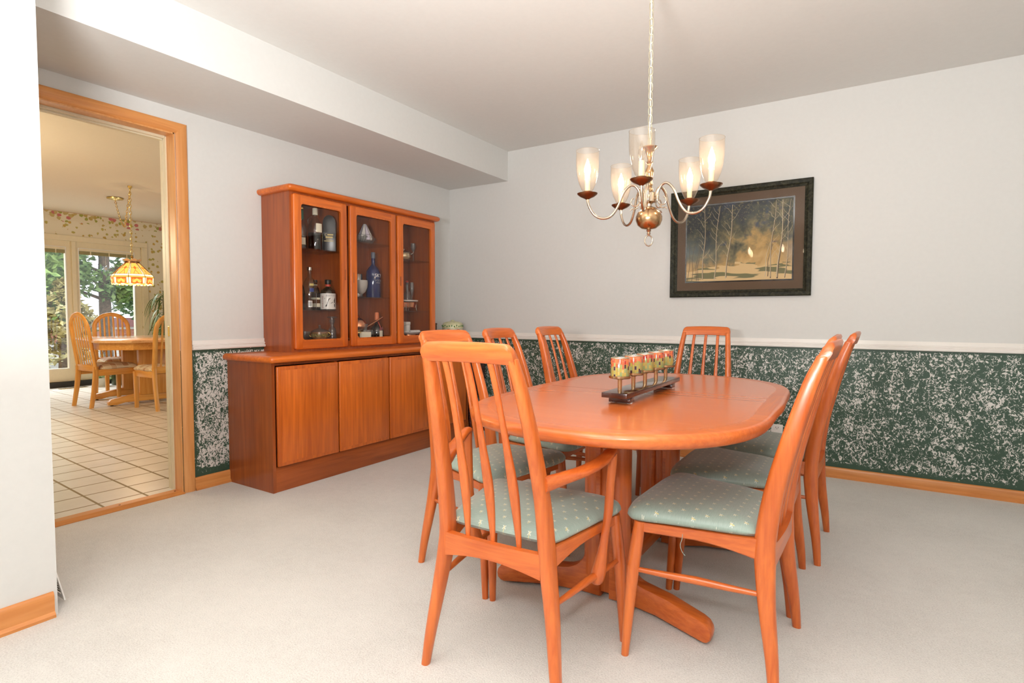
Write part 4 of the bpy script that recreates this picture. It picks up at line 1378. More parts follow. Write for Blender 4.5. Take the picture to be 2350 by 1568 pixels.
for k in range(5):
    a = PH + k * 2 * PI / 5
    ca, sa = math.cos(a), math.sin(a)

    def P(r, z):
        return (r * ca, r * sa, z)
    C = spline([(0.024, 1.512), (0.036, 1.518), (0.042, 1.545), (0.058, 1.566), (0.080, 1.567), (0.105, 1.540), (0.128, 1.485), (0.155, 1.445), (0.190, 1.433), (0.225, 1.447), (0.249, 1.485), (0.256, 1.520)], 5)
    arm = O('arm', MB().tube([P(r, z) for r, z in C], .0052, 10), M['nickel'], t)
    O('arm_socket', MB().lathe([(.007, -.011), (.0075, -.009), (.0075, .009), (.007, .011)], 12, P(0.036, 1.512)), M['nickel'], arm)
    q = [(0.040, 1.500)] + [(0.058 - .017 * math.cos(w), 1.500 - .017 * math.sin(w)) for w in [i * PI / 10 for i in range(1, 15)]]
    O('scroll', MB().tube([P(r, z) for r, z in q], .0028, 8), M['nickel'], arm)
    q2 = [(0.046, 1.478), (0.060, 1.470), (0.070, 1.472), (0.078, 1.464)]
    O('scroll', MB().tube([P(r, z) for r, z in spline(q2, 4)], .0022, 8), M['nickel'], arm)
    c0 = P(0.256, 0)
    O('drip_pan', MB().lathe([(.006, 1.512), (.012, 1.516), (.030, 1.524), (.041, 1.533), (.0425, 1.537), (.040, 1.536), (.026, 1.528), (.018, 1.528), (.019, 1.541), (.021, 1.543), (.019, 1.545), (0, 1.545)], 32, c0), M['brass_dark'], arm, angle=50)
    O('candle_sleeve', MB().lathe([(.0105, 1.545), (.0105, 1.602), (.009, 1.604), (0, 1.604)], 18, c0), M['ivory'], arm, angle=40)
    O('glass_shade', MB().lathe([(.019, 1.545), (.024, 1.552), (.034, 1.575), (.042, 1.605), (.0465, 1.64), (.048, 1.675), (.0475, 1.712)], 36, c0, cap=False), M['shade_glass'], arm, angle=60)
    O('shade_lip', MB().tube([(c0[0] + .0476 * math.cos(2 * PI * j / 40), c0[1] + .0476 * math.sin(2 * PI * j / 40), 1.7125) for j in range(40)], .0010, 6, True), M['shade_glass'], arm)
    lit = k != 0
    bulb = O('bulb', MB().lathe([(.006, 1.603), (.009, 1.612), (.0135, 1.628), (.0125, 1.642), (.007, 1.660), (.003, 1.674), (0, 1.680)], 18, c0), M['bulb_on'] if lit else M['bulb_off'], arm)
    if not lit:
        O('filament', MB().tube([(c0[0], c0[1], 1.606), (c0[0] + .002, c0[1], 1.62), (c0[0] - .002, c0[1], 1.63), (c0[0] + .001, c0[1] + .002, 1.64)], .0009, 6), M['silver'], arm)
m = MB()
z = 1.722
k = 0
while z < ZC - .03:
    m.tube([((.0075 * math.cos(b_)) * (1 if k % 2 else .7), (.0075 * math.cos(b_)) * (.25 if k % 2 else .75), z + .0195 + .0195 * math.copysign(abs(math.sin(b_)) ** .75, math.sin(b_))) for b_ in [2 * PI * j / 18 for j in range(18)]], .0019, 6, True)
    z += .0325
    k += 1
O('chain', m, M['chainmetal'], t)
O('cord', MB().tube([(.001 * math.sin(i * 1.3), .003 * math.cos(i * .9), 1.72 + (ZC - .01 - 1.72) * i / 30) for i in range(31)], .0024, 6), M['cream'], t)
O('ceiling_canopy', MB().lathe([(0, ZC - .035), (.02, ZC - .034), (.05, ZC - .015), (.062, ZC), (0, ZC)], 28), M['brass'], t)

# ------------------------------------------------------------------ framed painting


def painting_mat():
    """misty birch wood: dark blue-green canopy above, golden clearing, pale water below"""
    g = G('misty_wood_watercolour')
    X = g.xyz()
    u, w = X[0], X[2]                      # metres from the centre: about +-0.35, +-0.27
    v = g.map((1, 1, 1))
    big = g.noise(v, 5.0, 4, 0.6, 0.6)
    mid = g.noise(v, 14, 4, 0.65, 0.4)
    fin = g.noise(v, 70, 3, 0.7, 0.6)
    # darkness grows to the upper left
    f = g.mth('ADD', g.mth('MULTIPLY', w, 1.75), g.mth('MULTIPLY', u, -0.70))
    f = g.mth('ADD', f, g.mth('MULTIPLY', g.mth('SUBTRACT', big, 0.5), 1.5))
    f = g.mth('ADD', f, g.mth('MULTIPLY', g.mth('SUBTRACT', mid, 0.5), 0.55))
    f = g.mth('ADD', f, 0.50)
    col = g.ramp(f, [(0.0, (0.60, 0.40, 0.17, 1)), (0.30, (0.44, 0.27, 0.085, 1)), (0.50, (0.17, 0.14, 0.065, 1)), (0.66, (0.05, 0.052, 0.03, 1)), (0.85, (0.012, 0.016, 0.018, 1))])
    # blue glimpses and blue-grey mist on the left
    bl = g.ramp(g.noise(g.map((1, 1, 1), (3.1, 0, 1.7)), 8, 3, 0.6), [(0.58, (0, 0, 0, 1)), (0.68, (1, 1, 1, 1))])
    bl = g.mth('MULTIPLY', bl, g.mth('GREATER_THAN', w, -0.02))
    col = g.mix(g.mth('MULTIPLY', bl, 0.7), col, (0.014, 0.032, 0.075, 1))
    ml = g.mth('MULTIPLY', g.mth('SUBTRACT', -0.04, u), 3.2, clamp=True)
    mw = g.mth('SUBTRACT', 1.0, g.mth('MULTIPLY', g.mth('ABSOLUTE', g.mth('ADD', w, 0.07)), 7.0), clamp=True)
    col = g.mix(g.mth('MULTIPLY', g.mth('MULTIPLY', ml, mw), mid), col, (0.15, 0.19, 0.20, 1))
    mr = g.mth('MULTIPLY', g.mth('SUBTRACT', u, 0.27), 9, clamp=True)
    col = g.mix(g.mth('MULTIPLY', g.mth('MULTIPLY', mr, mw), 0.8), col, (0.18, 0.20, 0.24, 1))
    # leaf spatter in the canopy
    sp = g.ramp(fin, [(0.56, (0, 0, 0, 1)), (0.63, (1, 1, 1, 1))])
    cz = g.mth('MULTIPLY', g.mth('ADD', w, 0.08), 4.0, clamp=True)
    col = g.mix(g.mth('MULTIPLY', g.mth('MULTIPLY', sp, cz), 0.6), col, (0.24, 0.20, 0.08, 1))
    sp2 = g.ramp(g.noise(g.map((1, 1, 1), (9, 0, 4)), 85, 2, 0.6), [(0.60, (0, 0, 0, 1)), (0.66, (1, 1, 1, 1))])
    col = g.mix(g.mth('MULTIPLY', g.mth('MULTIPLY', sp2, cz), 0.7), col, (0.05, 0.05, 0.04, 1))
    # pale water with green banks
    bank = g.mth('ADD', w, g.mth('MULTIPLY', g.mth('SUBTRACT', g.noise(g.map((1, 1, 3.5)), 5, 3), 0.5), 0.18))
    low = g.mth('LESS_THAN', bank, -0.165)
    water = g.noise(g.map((0.7, 1, 5), (1.3, 0, 0.4)), 5, 2)
    wc = g.ramp(water, [(0.47, (0.15, 0.14, 0.055, 1)), (0.50, (0.62, 0.43, 0.20, 1))])
    col = g.mix(low, col, wc)
    g.p(Base_Color=col, Roughness=0.6)
    return g.m


t = T('framed_painting', 'misty birch wood painting in a mottled dark green frame on the back wall', 'painting', (2.526, -0.004, 1.534))
HX, HZ = 0.4535, 0.3745
fw = 0.047
prof = [(0, 0.0), (0, 0.026), (0.006, 0.030), (0.026, 0.027), (0.036, 0.020), (fw, 0.016), (fw, 0.0)]
rings = []
for sx, sz in [(-1, -1), (1, -1), (1, 1), (-1, 1)]:
    rings.append([(sx * (HX - d), -h, sz * (HZ - d)) for d, h in prof])
g = G('mottled_green_frame')
nn = g.noise(g.obj(), 55, 5, 0.7, 0.8)
g.p(Base_Color=g.ramp(nn, [(0.35, (0.006, 0.006, 0.004, 1)), (0.52, (0.024, 0.024, 0.013, 1)), (0.72, (0.060, 0.056, 0.032, 1))]), Roughness=0.55)
g.set(g.b, 'Specular IOR Level', 0.2)
O('frame', MB().loft(rings, cap=False, closed=True), g.m, t, False)
O('mount_board', MB().box(-HX + fw - .002, HX - fw + .002, -.008, -.002, -HZ + fw - .002, HZ - fw + .002), flat('brown_mount', (.105, .058, .026), .7, var=.03), t, False)
AX, AZ = HX - fw - .066, HZ - fw - .064
O('mount_bevel', MB().box(-AX - .009, AX + .009, -.0092, -.008, -AZ - .009, AZ + .009), M['bottle_dark'], t, False)
mm = MB().box(-AX, AX, -.0102, -.0092, -AZ, AZ)
random.seed(11)


def trunk(x0, x1, z0, z1, w0, w1, mi, wob=.006):
    n = 14
    L, Rr = [], []
    for i in range(n + 1):
        q = i / n
        x = x0 + (x1 - x0) * q + wob * math.sin(q * 7 + x0 * 40)
        z_ = z0 + (z1 - z0) * q
        w = w0 + (w1 - w0) * q
        x = max(-AX + .004, min(AX - .004, x))
        L.append((x - w, -.0107 + .0001 * mi, z_))
        Rr.append((x + w, -.0107 + .0001 * mi, z_))
    mm.add(L + Rr, [(i, i + 1, n + 2 + i, n + 1 + i) for i in range(n)], mi)


TR = [(-.225, -.215, .0042), (-.150, -.120, .0042), (-.070, -.030, .0055), (.255, .285, .006), (.300, .325, .003), (.205, .235, .004)]
for x0, x1, w in TR:
    trunk(x0 + w * .6, x1 + w * .4, -AZ + .005 + .02 * random.random(), AZ - .01, w * .8, w * .35, 2)
    trunk(x0, x1, -AZ + .005 + .02 * random.random(), AZ - .01, w * .62, w * .25, 1)
    for q in range(7):
        zz = -.12 + .055 * q + random.uniform(-.02, .02)
        xx = x0 + (x1 - x0) * (zz + AZ) / (2 * AZ)
        s_ = random.choice((-1, 1))
        L_ = random.uniform(.04, .09)
        trunk(xx, xx + s_ * L_ * .7, zz, min(AZ - .01, zz + L_), .0014, .0005, 1, .003)
for x0 in (-.33, -.305, -.275, -.262):
    trunk(x0, x0 + .02, -AZ + .004, random.uniform(-.02, .12), .0018, .0007, 2)
trunk(.175, .20, -AZ + .02, -.02, .0025, .001, 1)
trunk(.19, .215, -AZ + .02, -.03, .0025, .001, 2)
O('artwork', mm, [painting_mat(), flat('painted_pale_bark', (.50, .40, .25), .7), flat('painted_dark_bark', (.10, .065, .04), .7)], t, False)
O('picture_glass', MB().box(-HX + fw - .001, HX - fw + .001, -.0145, -.0130, -HZ + fw - .001, HZ - fw + .001), M['picture_glass'], t, False)

# ------------------------------------------------------------------ kitchen shell
KX, KZ, KC = -6.17, 0.012, 2.462
S('floor_kitchen', MB().box(KX - .2, -0.02, -4.0, 2.2, -0.12, KZ), M['tile'])
S('ceiling_kitchen', MB().box(KX - .2, -0.13, -4.0, 2.2, KC, KC + .1), M['kitchen_ceiling'])
OY0, OY1, OZ1 = -2.05, 0.10, 2.06
S('wall_kitchen_far', MB().box(KX - .15, KX, -4.0, OY0, KZ, KC).box(KX - .15, KX, OY1, 2.2, KZ, KC).box(KX - .15, KX, OY0, OY1, OZ1, KC), M['vine'])
S('wall_kitchen_left', MB().box(KX - .15, -0.13, -4.1, -4.0, 0, KC), M['vine'])
S('wall_kitchen_right', MB().box(KX - .15, -0.13, 2.2, 2.3, 0, KC), M['vine'])
S('trim_patio_casing', MB().rbox(KX - .002, KX + .022, OY0 - .08, OY1 + .085, OZ1, OZ1 + .075, .006).rbox(KX - .002, KX + .02, OY1, OY1 + .085, KZ, OZ1, .006).rbox(KX - .002, KX + .02, OY0 - .08, OY0, KZ, OZ1, .006), M['cream_trim'])
S('trim_patio_sill', MB().box(KX - .15, KX + .03, OY0, OY1, KZ - .01, KZ + .075), M['slot'])


def glazed(name, y0, y1, gy0, gy1, x):
    w = O(name, MB().box(x - .045, x, y0, gy0, .09, OZ1).box(x - .045, x, gy1, y1, .09, OZ1).box(x - .045, x, gy0, gy1, .09, .275).box(x - .045, x, gy0, gy1, 1.965, OZ1), M['cream_trim'], None, False, 'structure')
    O('glazing_bead', MB().box(x, x + .008, gy0 - .012, gy0, .265, 1.975).box(x, x + .008, gy1, gy1 + .012, .265, 1.975).box(x, x + .008, gy0, gy1, .263, .275).box(x, x + .008, gy0, gy1, 1.965, 1.977), M['white_trim'], w, False)
    O('pane', MB().box(x - .028, x - .022, gy0, gy1, .275, 1.965), M['pane'], w, False)
    O('blind_headrail', MB().box(x - .020, x + .014, gy0 + .002, gy1 - .002, 1.935, 1.965), M['cream_trim'], w, False)
    O('raised_blind', MB().box(x - .018, x + .010, gy0 + .004, gy1 - .004, 1.885, 1.932), flat('olive_blind_' + name, (.30, .26, .12), .6), w, False)
    m = MB()
    n = 3
    for k in range(n):
        yy = gy0 + (gy1 - gy0) * (k + .6) / n
        m.box(x + .010, x + .013, yy - .006, yy + .006, 1.882, 1.95)
    O('ladder_tape', m, M['cream_trim'], w, False)['kind'] = 'stuff'
    return w


glazed('door_2', -1.78, -0.775, -1.66, -0.862, KX - .02)
glazed('window_1', -0.755, OY1 - .002, -0.702, -0.004, KX - .012)
S('trim_patio_mullion', MB().rbox(KX - .06, KX + .012, -0.792, -0.742, .088, OZ1, .004), M['cream_trim'])
t = T('floor_register', 'flat metal heating register in the kitchen tile floor by the glass door', 'vent', (-5.95, -0.90, KZ), 0)
O('register_frame', MB().rbox(-.05, .05, -.16, .16, 0, .004, .001), M['yellowbrass'], t)
m = MB()
for k in range(14):
    m.box(-.038, .038, -.148 + .0215 * k, -.136 + .0215 * k, .0041, .0046)
O('register_slots', m, M['slot'], t, False)['kind'] = 'stuff'
t = T('window_star', 'blue and white crystal star hanging in the kitchen window', 'ornament', (KX + .02, -0.385, 1.70))
pts = []
for k in range(12):
    a = PI * k / 6 + PI / 12
    r = .052 if k % 2 == 0 else .026
    pts.append((r * math.cos(a), r * math.sin(a)))
O('star', MB().prism(pts, 'x', -.004, .004, bev=.0015), flat('ice_blue_glass', (.55, .68, .85), .15, coat=.5), t)
O('facets', MB().prism([(p[0] * .5, p[1] * .5) for p in pts], 'x', .004, .008, bev=.002), M['white'], t)
O('hanging_thread', MB().tube([(0, 0, .05), (0, 0, .19)], .0012, 6), M['cream'], t)

# ------------------------------------------------------------------ kitchen table and its chairs
t = T('kitchen_table', 'pale oak eight-sided kitchen table beyond the doorway', 'table', (-4.03, -0.83, KZ), math.radians(-9))
hx, hy, cl = 0.80, 0.60, 0.27
oc = [(hx, -hy + cl), (hx, hy - cl), (hx - cl, hy), (-hx + cl, hy), (-hx, hy - cl), (-hx, -hy + cl), (-hx + cl, -hy), (hx - cl, -hy)]
O('table_top', MB().prism(oc, 'z', .712, .742, bev=.006), wood('pale_oak_top', lin(205, 150, 95), lin(235, 190, 140), 'X', .22, .4, figure=.2), t)
O('apron', MB().prism([(x * .93, y * .92) for x, y in oc], 'z', .635, .712), M['oakX'], t, False)
for sx in (-1, 1):
    px = sx * .33
    O('pedestal_column', MB().rbox(px - .045, px + .045, -.16, .16, .10, .635, .008), M['oakZ'], t)
    ft = [(-.46, .012), (-.46, .045), (-.43, .075), (-.20, .115), (-.05, .135), (.05, .135), (.20, .115), (.43, .075), (.46, .045), (.46, .012), (.38, .008), (.30, .03), (-.30, .03), (-.38, .008)]
    O('trestle_foot', MB().prism(ft, 'x', px - .035, px + .035, bev=.006), M['oakY'], t)
    for sy in (-1, 1):
        O('glide', MB().lathe([(.015, 0), (.015, .012)], 12, (px, sy * .42, 0)), M['black'], t)
O('centre_beam', MB().rbox(-.29, .29, -.03, .03, .12, .24, .006), M['oakX'], t)
O('leaf_latch', MB().rbox(-.02, .02, -.42, -.40, .585, .635, .003), M['white'], t)
tag(O('place_mat', MB().prism(rr(0, 0, .18, .12, .05), 'z', 0, .004), flat('dark_red_mat', (.20, .06, .04), .8, var=.5), None, loc=(-3.95, -0.40, KZ + .742)), 'dark red patterned mat lying on the far side of the kitchen table', 'mat')


def kitchen_chair(label, loc, rz):
    t = T('kitchen_chair', label, 'chair', loc, rz, 'honey oak arched-back kitchen chairs')
    # arched back hoop: straight posts, round top; leans back
    def lean(z):
        return -.012 - .13 * max(0, z - .42) - .0 * z
    pts = []
    hw = .188
    for z in (.42, .52, .62, .72, .82):
        pts.append((-hw, lean(z), z))
    for k in range(1, 14):
        a = PI - PI * k / 14
        z = .84 + .18 * math.sin(a)
        pts.append((hw * math.cos(a), lean(z), z))
    for z in (.82, .72, .62, .52, .42):
        pts.append((hw, lean(z), z))
    O('back_hoop', MB().tube(pts, .022, 12, ell=(.75, 1.15), up=(0, 1, 0)), M['oakZ'], t, angle=60)
    for k in range(6):
        x = -.125 + .05 * k
        zt = .84 + .175 * math.sqrt(max(0, 1 - (x / hw) ** 2)) - .01
        O('slat', MB().tube([(x, lean(.47), .455), (x, lean(.7) - .008, .7), (x, lean(zt), zt)], .0095, 8, ell=(.55, 1.15), up=(0, 1, 0)), M['oakZ'], t)
    for sx in (-1, 1):
        L = [(sx * .188, -.065, 0, .018), (sx * .188, -.035, .18, .021), (sx * .188, -.014, .36, .024), (sx * .188, -.012, .45, .024)]
        O('rear_leg', MB().loft([[(px, py, z) for px, py in rr(x, y, .017, w, .006, 2)] for x, y, z, w in L]), M['oakZ'], t)
        O('front_leg', MB().loft([[(px, py, z) for px, py in rr(sx * .19, .395, w, w, .006, 2)] for z, w in ((0, .017), (.40, .023))]), M['oakZ'], t)
        O('side_rail', MB().rbox(sx * .19 - .012, sx * .19 + .012, .0, .39, .345, .415, .004), M['oakY'], t)
    O('front_rail', MB().rbox(-.18, .18, .383, .407, .345, .415, .004), M['oakX'], t)
    O('rear_rail', MB().rbox(-.18, .18, -.03, -.006, .395, .465, .004), M['oakX'], t)
    O('seat_pad', cushion(.215, .185, .425, .012, .41, .475), M['plaid'], t, angle=60)
    return t


kc = kitchen_chair('honey oak arched-back chair at the left end of the kitchen table, side on', (-3.96, -1.44, KZ), math.radians(4))
dup(kc, (-5.03, -0.76, KZ), math.radians(-96), 'honey oak arched-back chair behind the kitchen table, facing the doorway')
dup(kc, (-3.04, -1.00, KZ), math.radians(90), 'honey oak arched-back chair half hidden by the door frame')

# stained-glass lamp over the kitchen table
t = T('stained_glass_lamp', 'amber stained glass lamp hanging on a brass chain over the kitchen table', 'lamp', (-3.68, -1.09, 0))
n = 8
amber = glow('amber_lit_glass', (1.0, .50, .10, 1), 1.0)
orange = glow('orange_lit_glass', (.85, .16, .02, 1), .8)
pale = glow('pale_lit_glass', (1.0, .80, .36, 1), 2.1)
peach = flat('peach_glass', (.75, .48, .28), .25)
rows = [(.070, 1.605), (.188, 1.478), (.203, 1.455), (.205, 1.440), (.200, 1.375)]
m = MB()
lead = MB()
for j in range(n):
    a0, a1 = 2 * PI * j / n + .2, 2 * PI * (j + 1) / n + .2

    def Q(s, r, z):
        p = Vector((r * math.cos(a0), r * math.sin(a0), z)).lerp(Vector((r * math.cos(a1), r * math.sin(a1), z)), s)
        return tuple(p)

    def panel(s0, s1, r0, z0, r1, z1, mi):
        m.add([Q(s0, r0, z0), Q(s1, r0, z0), Q(s1, r1, z1), Q(s0, r1, z1)], [(0, 1, 2, 3)], mi)
    # tall upper panel with pale edges and an orange diamond
    (ra, za), (rb, zb_) = rows[0], rows[1]
    panel(0, .10, ra, za, rb, zb_, 2)
    panel(.90, 1, ra, za, rb, zb_, 2)
    panel(.10, .90, ra, za, rb, zb_, 0)
    rm, zm = ra + (rb - ra) * .45, za + (zb_ - za) * .45
    ru, zu = ra + (rb - ra) * .28, za + (zb_ - za) * .28
    rd, zd = ra + (rb - ra) * .62, za + (zb_ - za) * .62
    e = .0015
    m.add([Q(.5, ru + e, zu + e), Q(.66, rm + e, zm + e), Q(.5, rd + e, zd + e), Q(.34, rm + e, zm + e)], [(0, 1, 2, 3)], 1)
    panel(0, 1, rows[1][0], rows[1][1], rows[2][0], rows[2][1], 2)
    panel(0, 1, rows[2][0], rows[2][1], rows[3][0], rows[3][1], 0)
    panel(0, .14, *rows[3], *rows[4], 2)
    panel(.86, 1, *rows[3], *rows[4], 2)
    panel(.14, .86, *rows[3], *rows[4], 1)
    for (cx_, cz_, rr_) in ((.34, 1.402, .020), (.66, 1.402, .020), (.5, 1.416, .016)):
        ww = 1 / (2 * .2 * math.sin(PI / n))
        ring = [Q(cx_ + rr_ * ww * math.cos(w), rows[3][0] + e, cz_ + rr_ * math.sin(w)) for w in [2 * PI * q / 10 for q in range(10)]]
        m.add(ring, [tuple(range(10))], 0)
    # scalloped lower edge and collar crown
    for q in range(4):
        s0, s1 = q / 4, (q + 1) / 4
        m.add([Q(s0, .2, 1.375), Q(s1, .2, 1.375), Q((s0 + s1) / 2 + .06, .199, 1.362), Q((s0 + s1) / 2 - .06, .199, 1.362)], [(0, 1, 2, 3)], 0 if q % 2 else 2)
    m.add([Q(0, .068, 1.622), Q(1, .068, 1.622), Q(.95, .092, 1.640), Q(.5, .100, 1.655), Q(.05, .092, 1.640)], [(0, 1, 2, 3, 4)], 3)
    lead.tube([Q(0, r + .001, z) for r, z in rows], .0028, 6)
    for s in (.10, .90):
        lead.tube([Q(s, ra + e, za), Q(s, rb + e, zb_)], .0018, 5)
    lead.tube([Q(.1, rm + e, zm), Q(.34, rm + e, zm)], .0016, 5)
    lead.tube([Q(.66, rm + e, zm), Q(.9, rm + e, zm)], .0016, 5)
    lead.tube([Q(.5, rd + e, zd), Q(.32, rb + e, zb_)], .0016, 5)
    lead.tube([Q(.5, rd + e, zd), Q(.68, rb + e, zb_)], .0016, 5)
    for r, z in rows[1:]:
        lead.tube([Q(0, r + .001, z), Q(1, r + .001, z)], .0020, 5)
    arc = [Q(.14 + .72 * q / 8, rows[3][0] + e, 1.382 + .046 * math.sin(PI * q / 8)) for q in range(9)]
    lead.tube(arc, .0018, 5)
O('shade_panels', m, [amber, orange, pale, peach], t, False)
O('leading', lead, M['brass_dark'], t)
O('collar', MB().lathe([(.070, 1.603), (.073, 1.606), (.073, 1.622), (.068, 1.625)], 24, cap=False), M['brass_dark'], t)
O('shade_cap', MB().lathe([(.05, 1.615), (.04, 1.628), (.014, 1.636), (.010, 1.660), (.016, 1.672), (.008, 1.684), (0, 1.686)], 20), M['yellowbrass'], t)


def chain(pts, name, pitch=.034):
    m = MB()
    P_ = [Vector(p) for p in pts]
    segs = [(a, b, (b - a).length) for a, b in zip(P_, P_[1:])]
    tot = sum(s_[2] for s_ in segs)
    n_ = int(tot / pitch)
    for k in range(n_):
        d = (k + .5) * tot / n_
        for a, b, l in segs:
            if d <= l:
                break
            d -= l
        c = a.lerp(b, min(1, d / l))
        tn = (b - a).normalized()
        nx = tn.cross(Vector((0.3, 1, 0.2))).normalized()
        if k % 2:
            nx = tn.cross(nx)
        m.tube([tuple(c + tn * (.021 * math.sin(w)) + nx * (.010 * math.cos(w))) for w in [2 * PI * q / 12 for q in range(12)]], .0028, 5, True)
    return O(name, m, M['yellowbrass'], t)


chain([(0, 0, 1.685), (0, 0, KC - .03)], 'hanging_chain')
sw = [(-.85, .196, KC - .03)] + [(-.85 + .85 * q / 10, .196 - .196 * q / 10, KC - .06 - .40 * (1 - (2 * (q / 10) - .9) ** 2) * (.55 + .45 * q / 10) - .03) for q in range(1, 10)] + [(0, 0, KC - .05)]
sw = [(-.85, .196, KC - .03), (-.72, .166, KC - .17), (-.55, .127, KC - .32), (-.40, .092, KC - .40), (-.33, .076, KC - .41), (-.27, .06, KC - .37), (-.15, .035, KC - .22), (-.02, 0.01, KC - .05)]
chain(sw, 'swag_chain')
O('ceiling_hook', MB().lathe([(.006, KC - .05), (.009, KC - .03), (.020, KC - .02), (.022, KC), (0, KC)], 16), M['yellowbrass'], t)
O('swag_canopy', MB().lathe([(.01, KC - .035), (.03, KC - .028), (.085, KC - .018), (.088, KC - .006), (.07, KC), (0, KC)], 28, (-.85, .196, 0)), M['yellowbrass'], t)
light('stained_glass_lamp_bulb', 'POINT', (-3.68, -1.09, 1.40), 9, (1.0, .74, .42), .03)

# ------------------------------------------------------------------ plants in the kitchen


def leaf_mat(name, a, b_):
    g = G(name)
    nz = g.noise(g.obj(), 9, 3)
    g.p(Base_Color=g.ramp(nz, [(.3, a), (.7, b_)]), Roughness=.5)
    g.set(g.b, 'Subsurface Weight', 0.0)
    return g.m


M['leaf'] = leaf_mat('houseplant_leaf', (.07, .12, .02, 1), (.20, .26, .06, 1))
M['leafb'] = leaf_mat('bright_leaf', (.10, .22, .03, 1), (.26, .40, .08, 1))
t = T('dracaena', 'spiky-leaved potted dracaena on the right of the kitchen window', 'plant', (-5.72, 0.19, KZ))
O('pot', MB().lathe([(0, 0), (.11, 0), (.13, .20), (.14, .21), (.14, .24), (.12, .24), (.12, .20), (0, .20)], 24), flat('dark_green_pot', (.03, .06, .03), .4), t)
O('soil', MB().lathe([(0, .205), (.118, .205), (.118, .212), (0, .216)], 20), M['soil'], t)
O('stem', MB().tube([(0, 0, .2), (.02, -.01, .6), (0, 0, 1.0), (.01, 0, 1.38)], [.016, .014, .013, .010], 8), flat('plant_stem', (.22, .18, .08), .7), t)
m = MB()
random.seed(5)
for k in range(64):
    a = random.uniform(0, 2 * PI)
    z0 = random.uniform(.72, 1.38)
    L_ = random.uniform(.28, .46)
    up = random.uniform(-.1, .9)
    pts = []
    for q in range(8):
        s_ = q / 7
        r = L_ * s_ * (1 - .25 * s_)
        pts.append((r * math.cos(a) + .005, r * math.sin(a) * .8, z0 + L_ * (up * s_ - (1.0 + .4 * up) * s_ * s_)))
    w_ = [.004 + .009 * math.sin(PI * min(1, .15 + q / 7 * .85)) for q in range(8)]
    m.tube(pts, w_, 5, ell=(.2, 1.0), up=(0, 0, 1))
O('leaves', m, M['leaf'], t)['kind'] = 'stuff'
t = T('floor_plant', 'small bright green plant in a pot below the kitchen window', 'plant', (-5.85, -0.60, KZ))
O('pot', MB().lathe([(0, 0), (.06, 0), (.075, .11), (.08, .12), (.07, .12), (.065, .1), (0, .1)], 20), flat('white_pot', (.6, .58, .5), .4), t)
m = MB()
for k in range(60):
    a = random.uniform(0, 2 * PI)
    r = random.uniform(.02, .15)
    z = .12 + random.uniform(-.05, .28) * (1 - r * 2)
    m.sphere((r * math.cos(a), r * math.sin(a), z), random.uniform(.018, .032), 6, 4, (1, .8, .35))
O('leaves', m, M['leafb'], t)['kind'] = 'stuff'
t = tag(O('planter', MB().lathe([(0, 0), (.115, 0), (.12, .01), (.115, .29), (.125, .30), (.125, .32), (.10, .32), (.10, .28), (0, .28)], 28), flat('mottled_green_ceramic', (.06, .075, .03), .35, var=.6, vs=14), None, loc=(-5.90, -0.33, KZ)), 'dark mottled green ceramic planter on the kitchen floor under the window', 'planter')
t = T('flowering_plant', 'magenta flowering pot plant on the kitchen floor behind the half hidden chair', 'plant', (-5.2, 0.22, KZ))
O('pot', MB().lathe([(0, 0), (.07, 0), (.09, .13), (.095, .14), (.08, .14), (0, .12)], 20), flat('plum_pot', (.10, .03, .04), .4), t)
m = MB()
for k in range(60):
    a = random.uniform(0, 2 * PI)
    r = random.uniform(.0, .13)
    m.sphere((r * math.cos(a), r * math.sin(a), .17 + random.uniform(0, .16) - r * .4), random.uniform(.018, .03), 6, 4, (1, 1, .5), 0)
O('blossoms', m, flat('magenta_petals', (.50, .03, .16), .6, var=.4), t)['kind'] = 'stuff'

# ------------------------------------------------------------------ garden beyond the glass
S('ground_patio', MB().box(-30, KX - .15, -12, 14, -.22, -.10), flat('pale_patio_gravel', (.52, .49, .44), .9, var=.25, vs=6))


def foliage(n, fn, size, seed):
    random.seed(seed)
    m = MB()
    for k in range(n):
        c = Vector(fn())
        d = Vector((random.gauss(0, 1), random.gauss(0, 1), random.gauss(0, .7))).normalized()
        e = d.cross(Vector((random.gauss(0, 1), random.gauss(0, 1), random.gauss(0, 1)))).normalized()
        s_ = size * random.uniform(.6, 1.4)
        m.add([c - d * s_, c + e * s_ * .42, c + d * s_, c - e * s_ * .42], [(0, 1, 2, 3)])
    return m


M['ever'] = leaf_mat('evergreen_sprays', (.06, .14, .03, 1), (.34, .48, .16, 1))
M['everb'] = leaf_mat('bluish_evergreen_sprays', (.05, .13, .06, 1), (.26, .42, .20, 1))
M['brownleaf'] = leaf_mat('browned_sprays', (.13, .11, .03, 1), (.42, .36, .15, 1))
M['bark'] = flat('bark', (.16, .11, .075), .9, var=.4, vs=20)


def cone_tree(name, label, x, y, h, r, seed, mats, z0=.3, n=2600, size=.085):
    t = T(name, label, 'tree', (x, y, -.10), 0)
    O('trunk', MB().tube([(0, 0, 0), (.03, 0, h * .5), (0, .02, h * .95)], [.11, .07, .02], 10), M['bark'], t)

    def fn():
        s_ = random.random() ** .8
        z = z0 + (h - z0) * s_
        rr_ = r * (1 - s_ ** 1.6 * .85) * math.sqrt(random.uniform(.25, 1)) * (1 + .22 * math.sin(9 * s_ + seed))
        a = random.uniform(0, 2 * PI)
        return (rr_ * math.cos(a), rr_ * math.sin(a), z)
    O('foliage', foliage(n, fn, size, seed), mats, t, False)['kind'] = 'stuff'
    return t


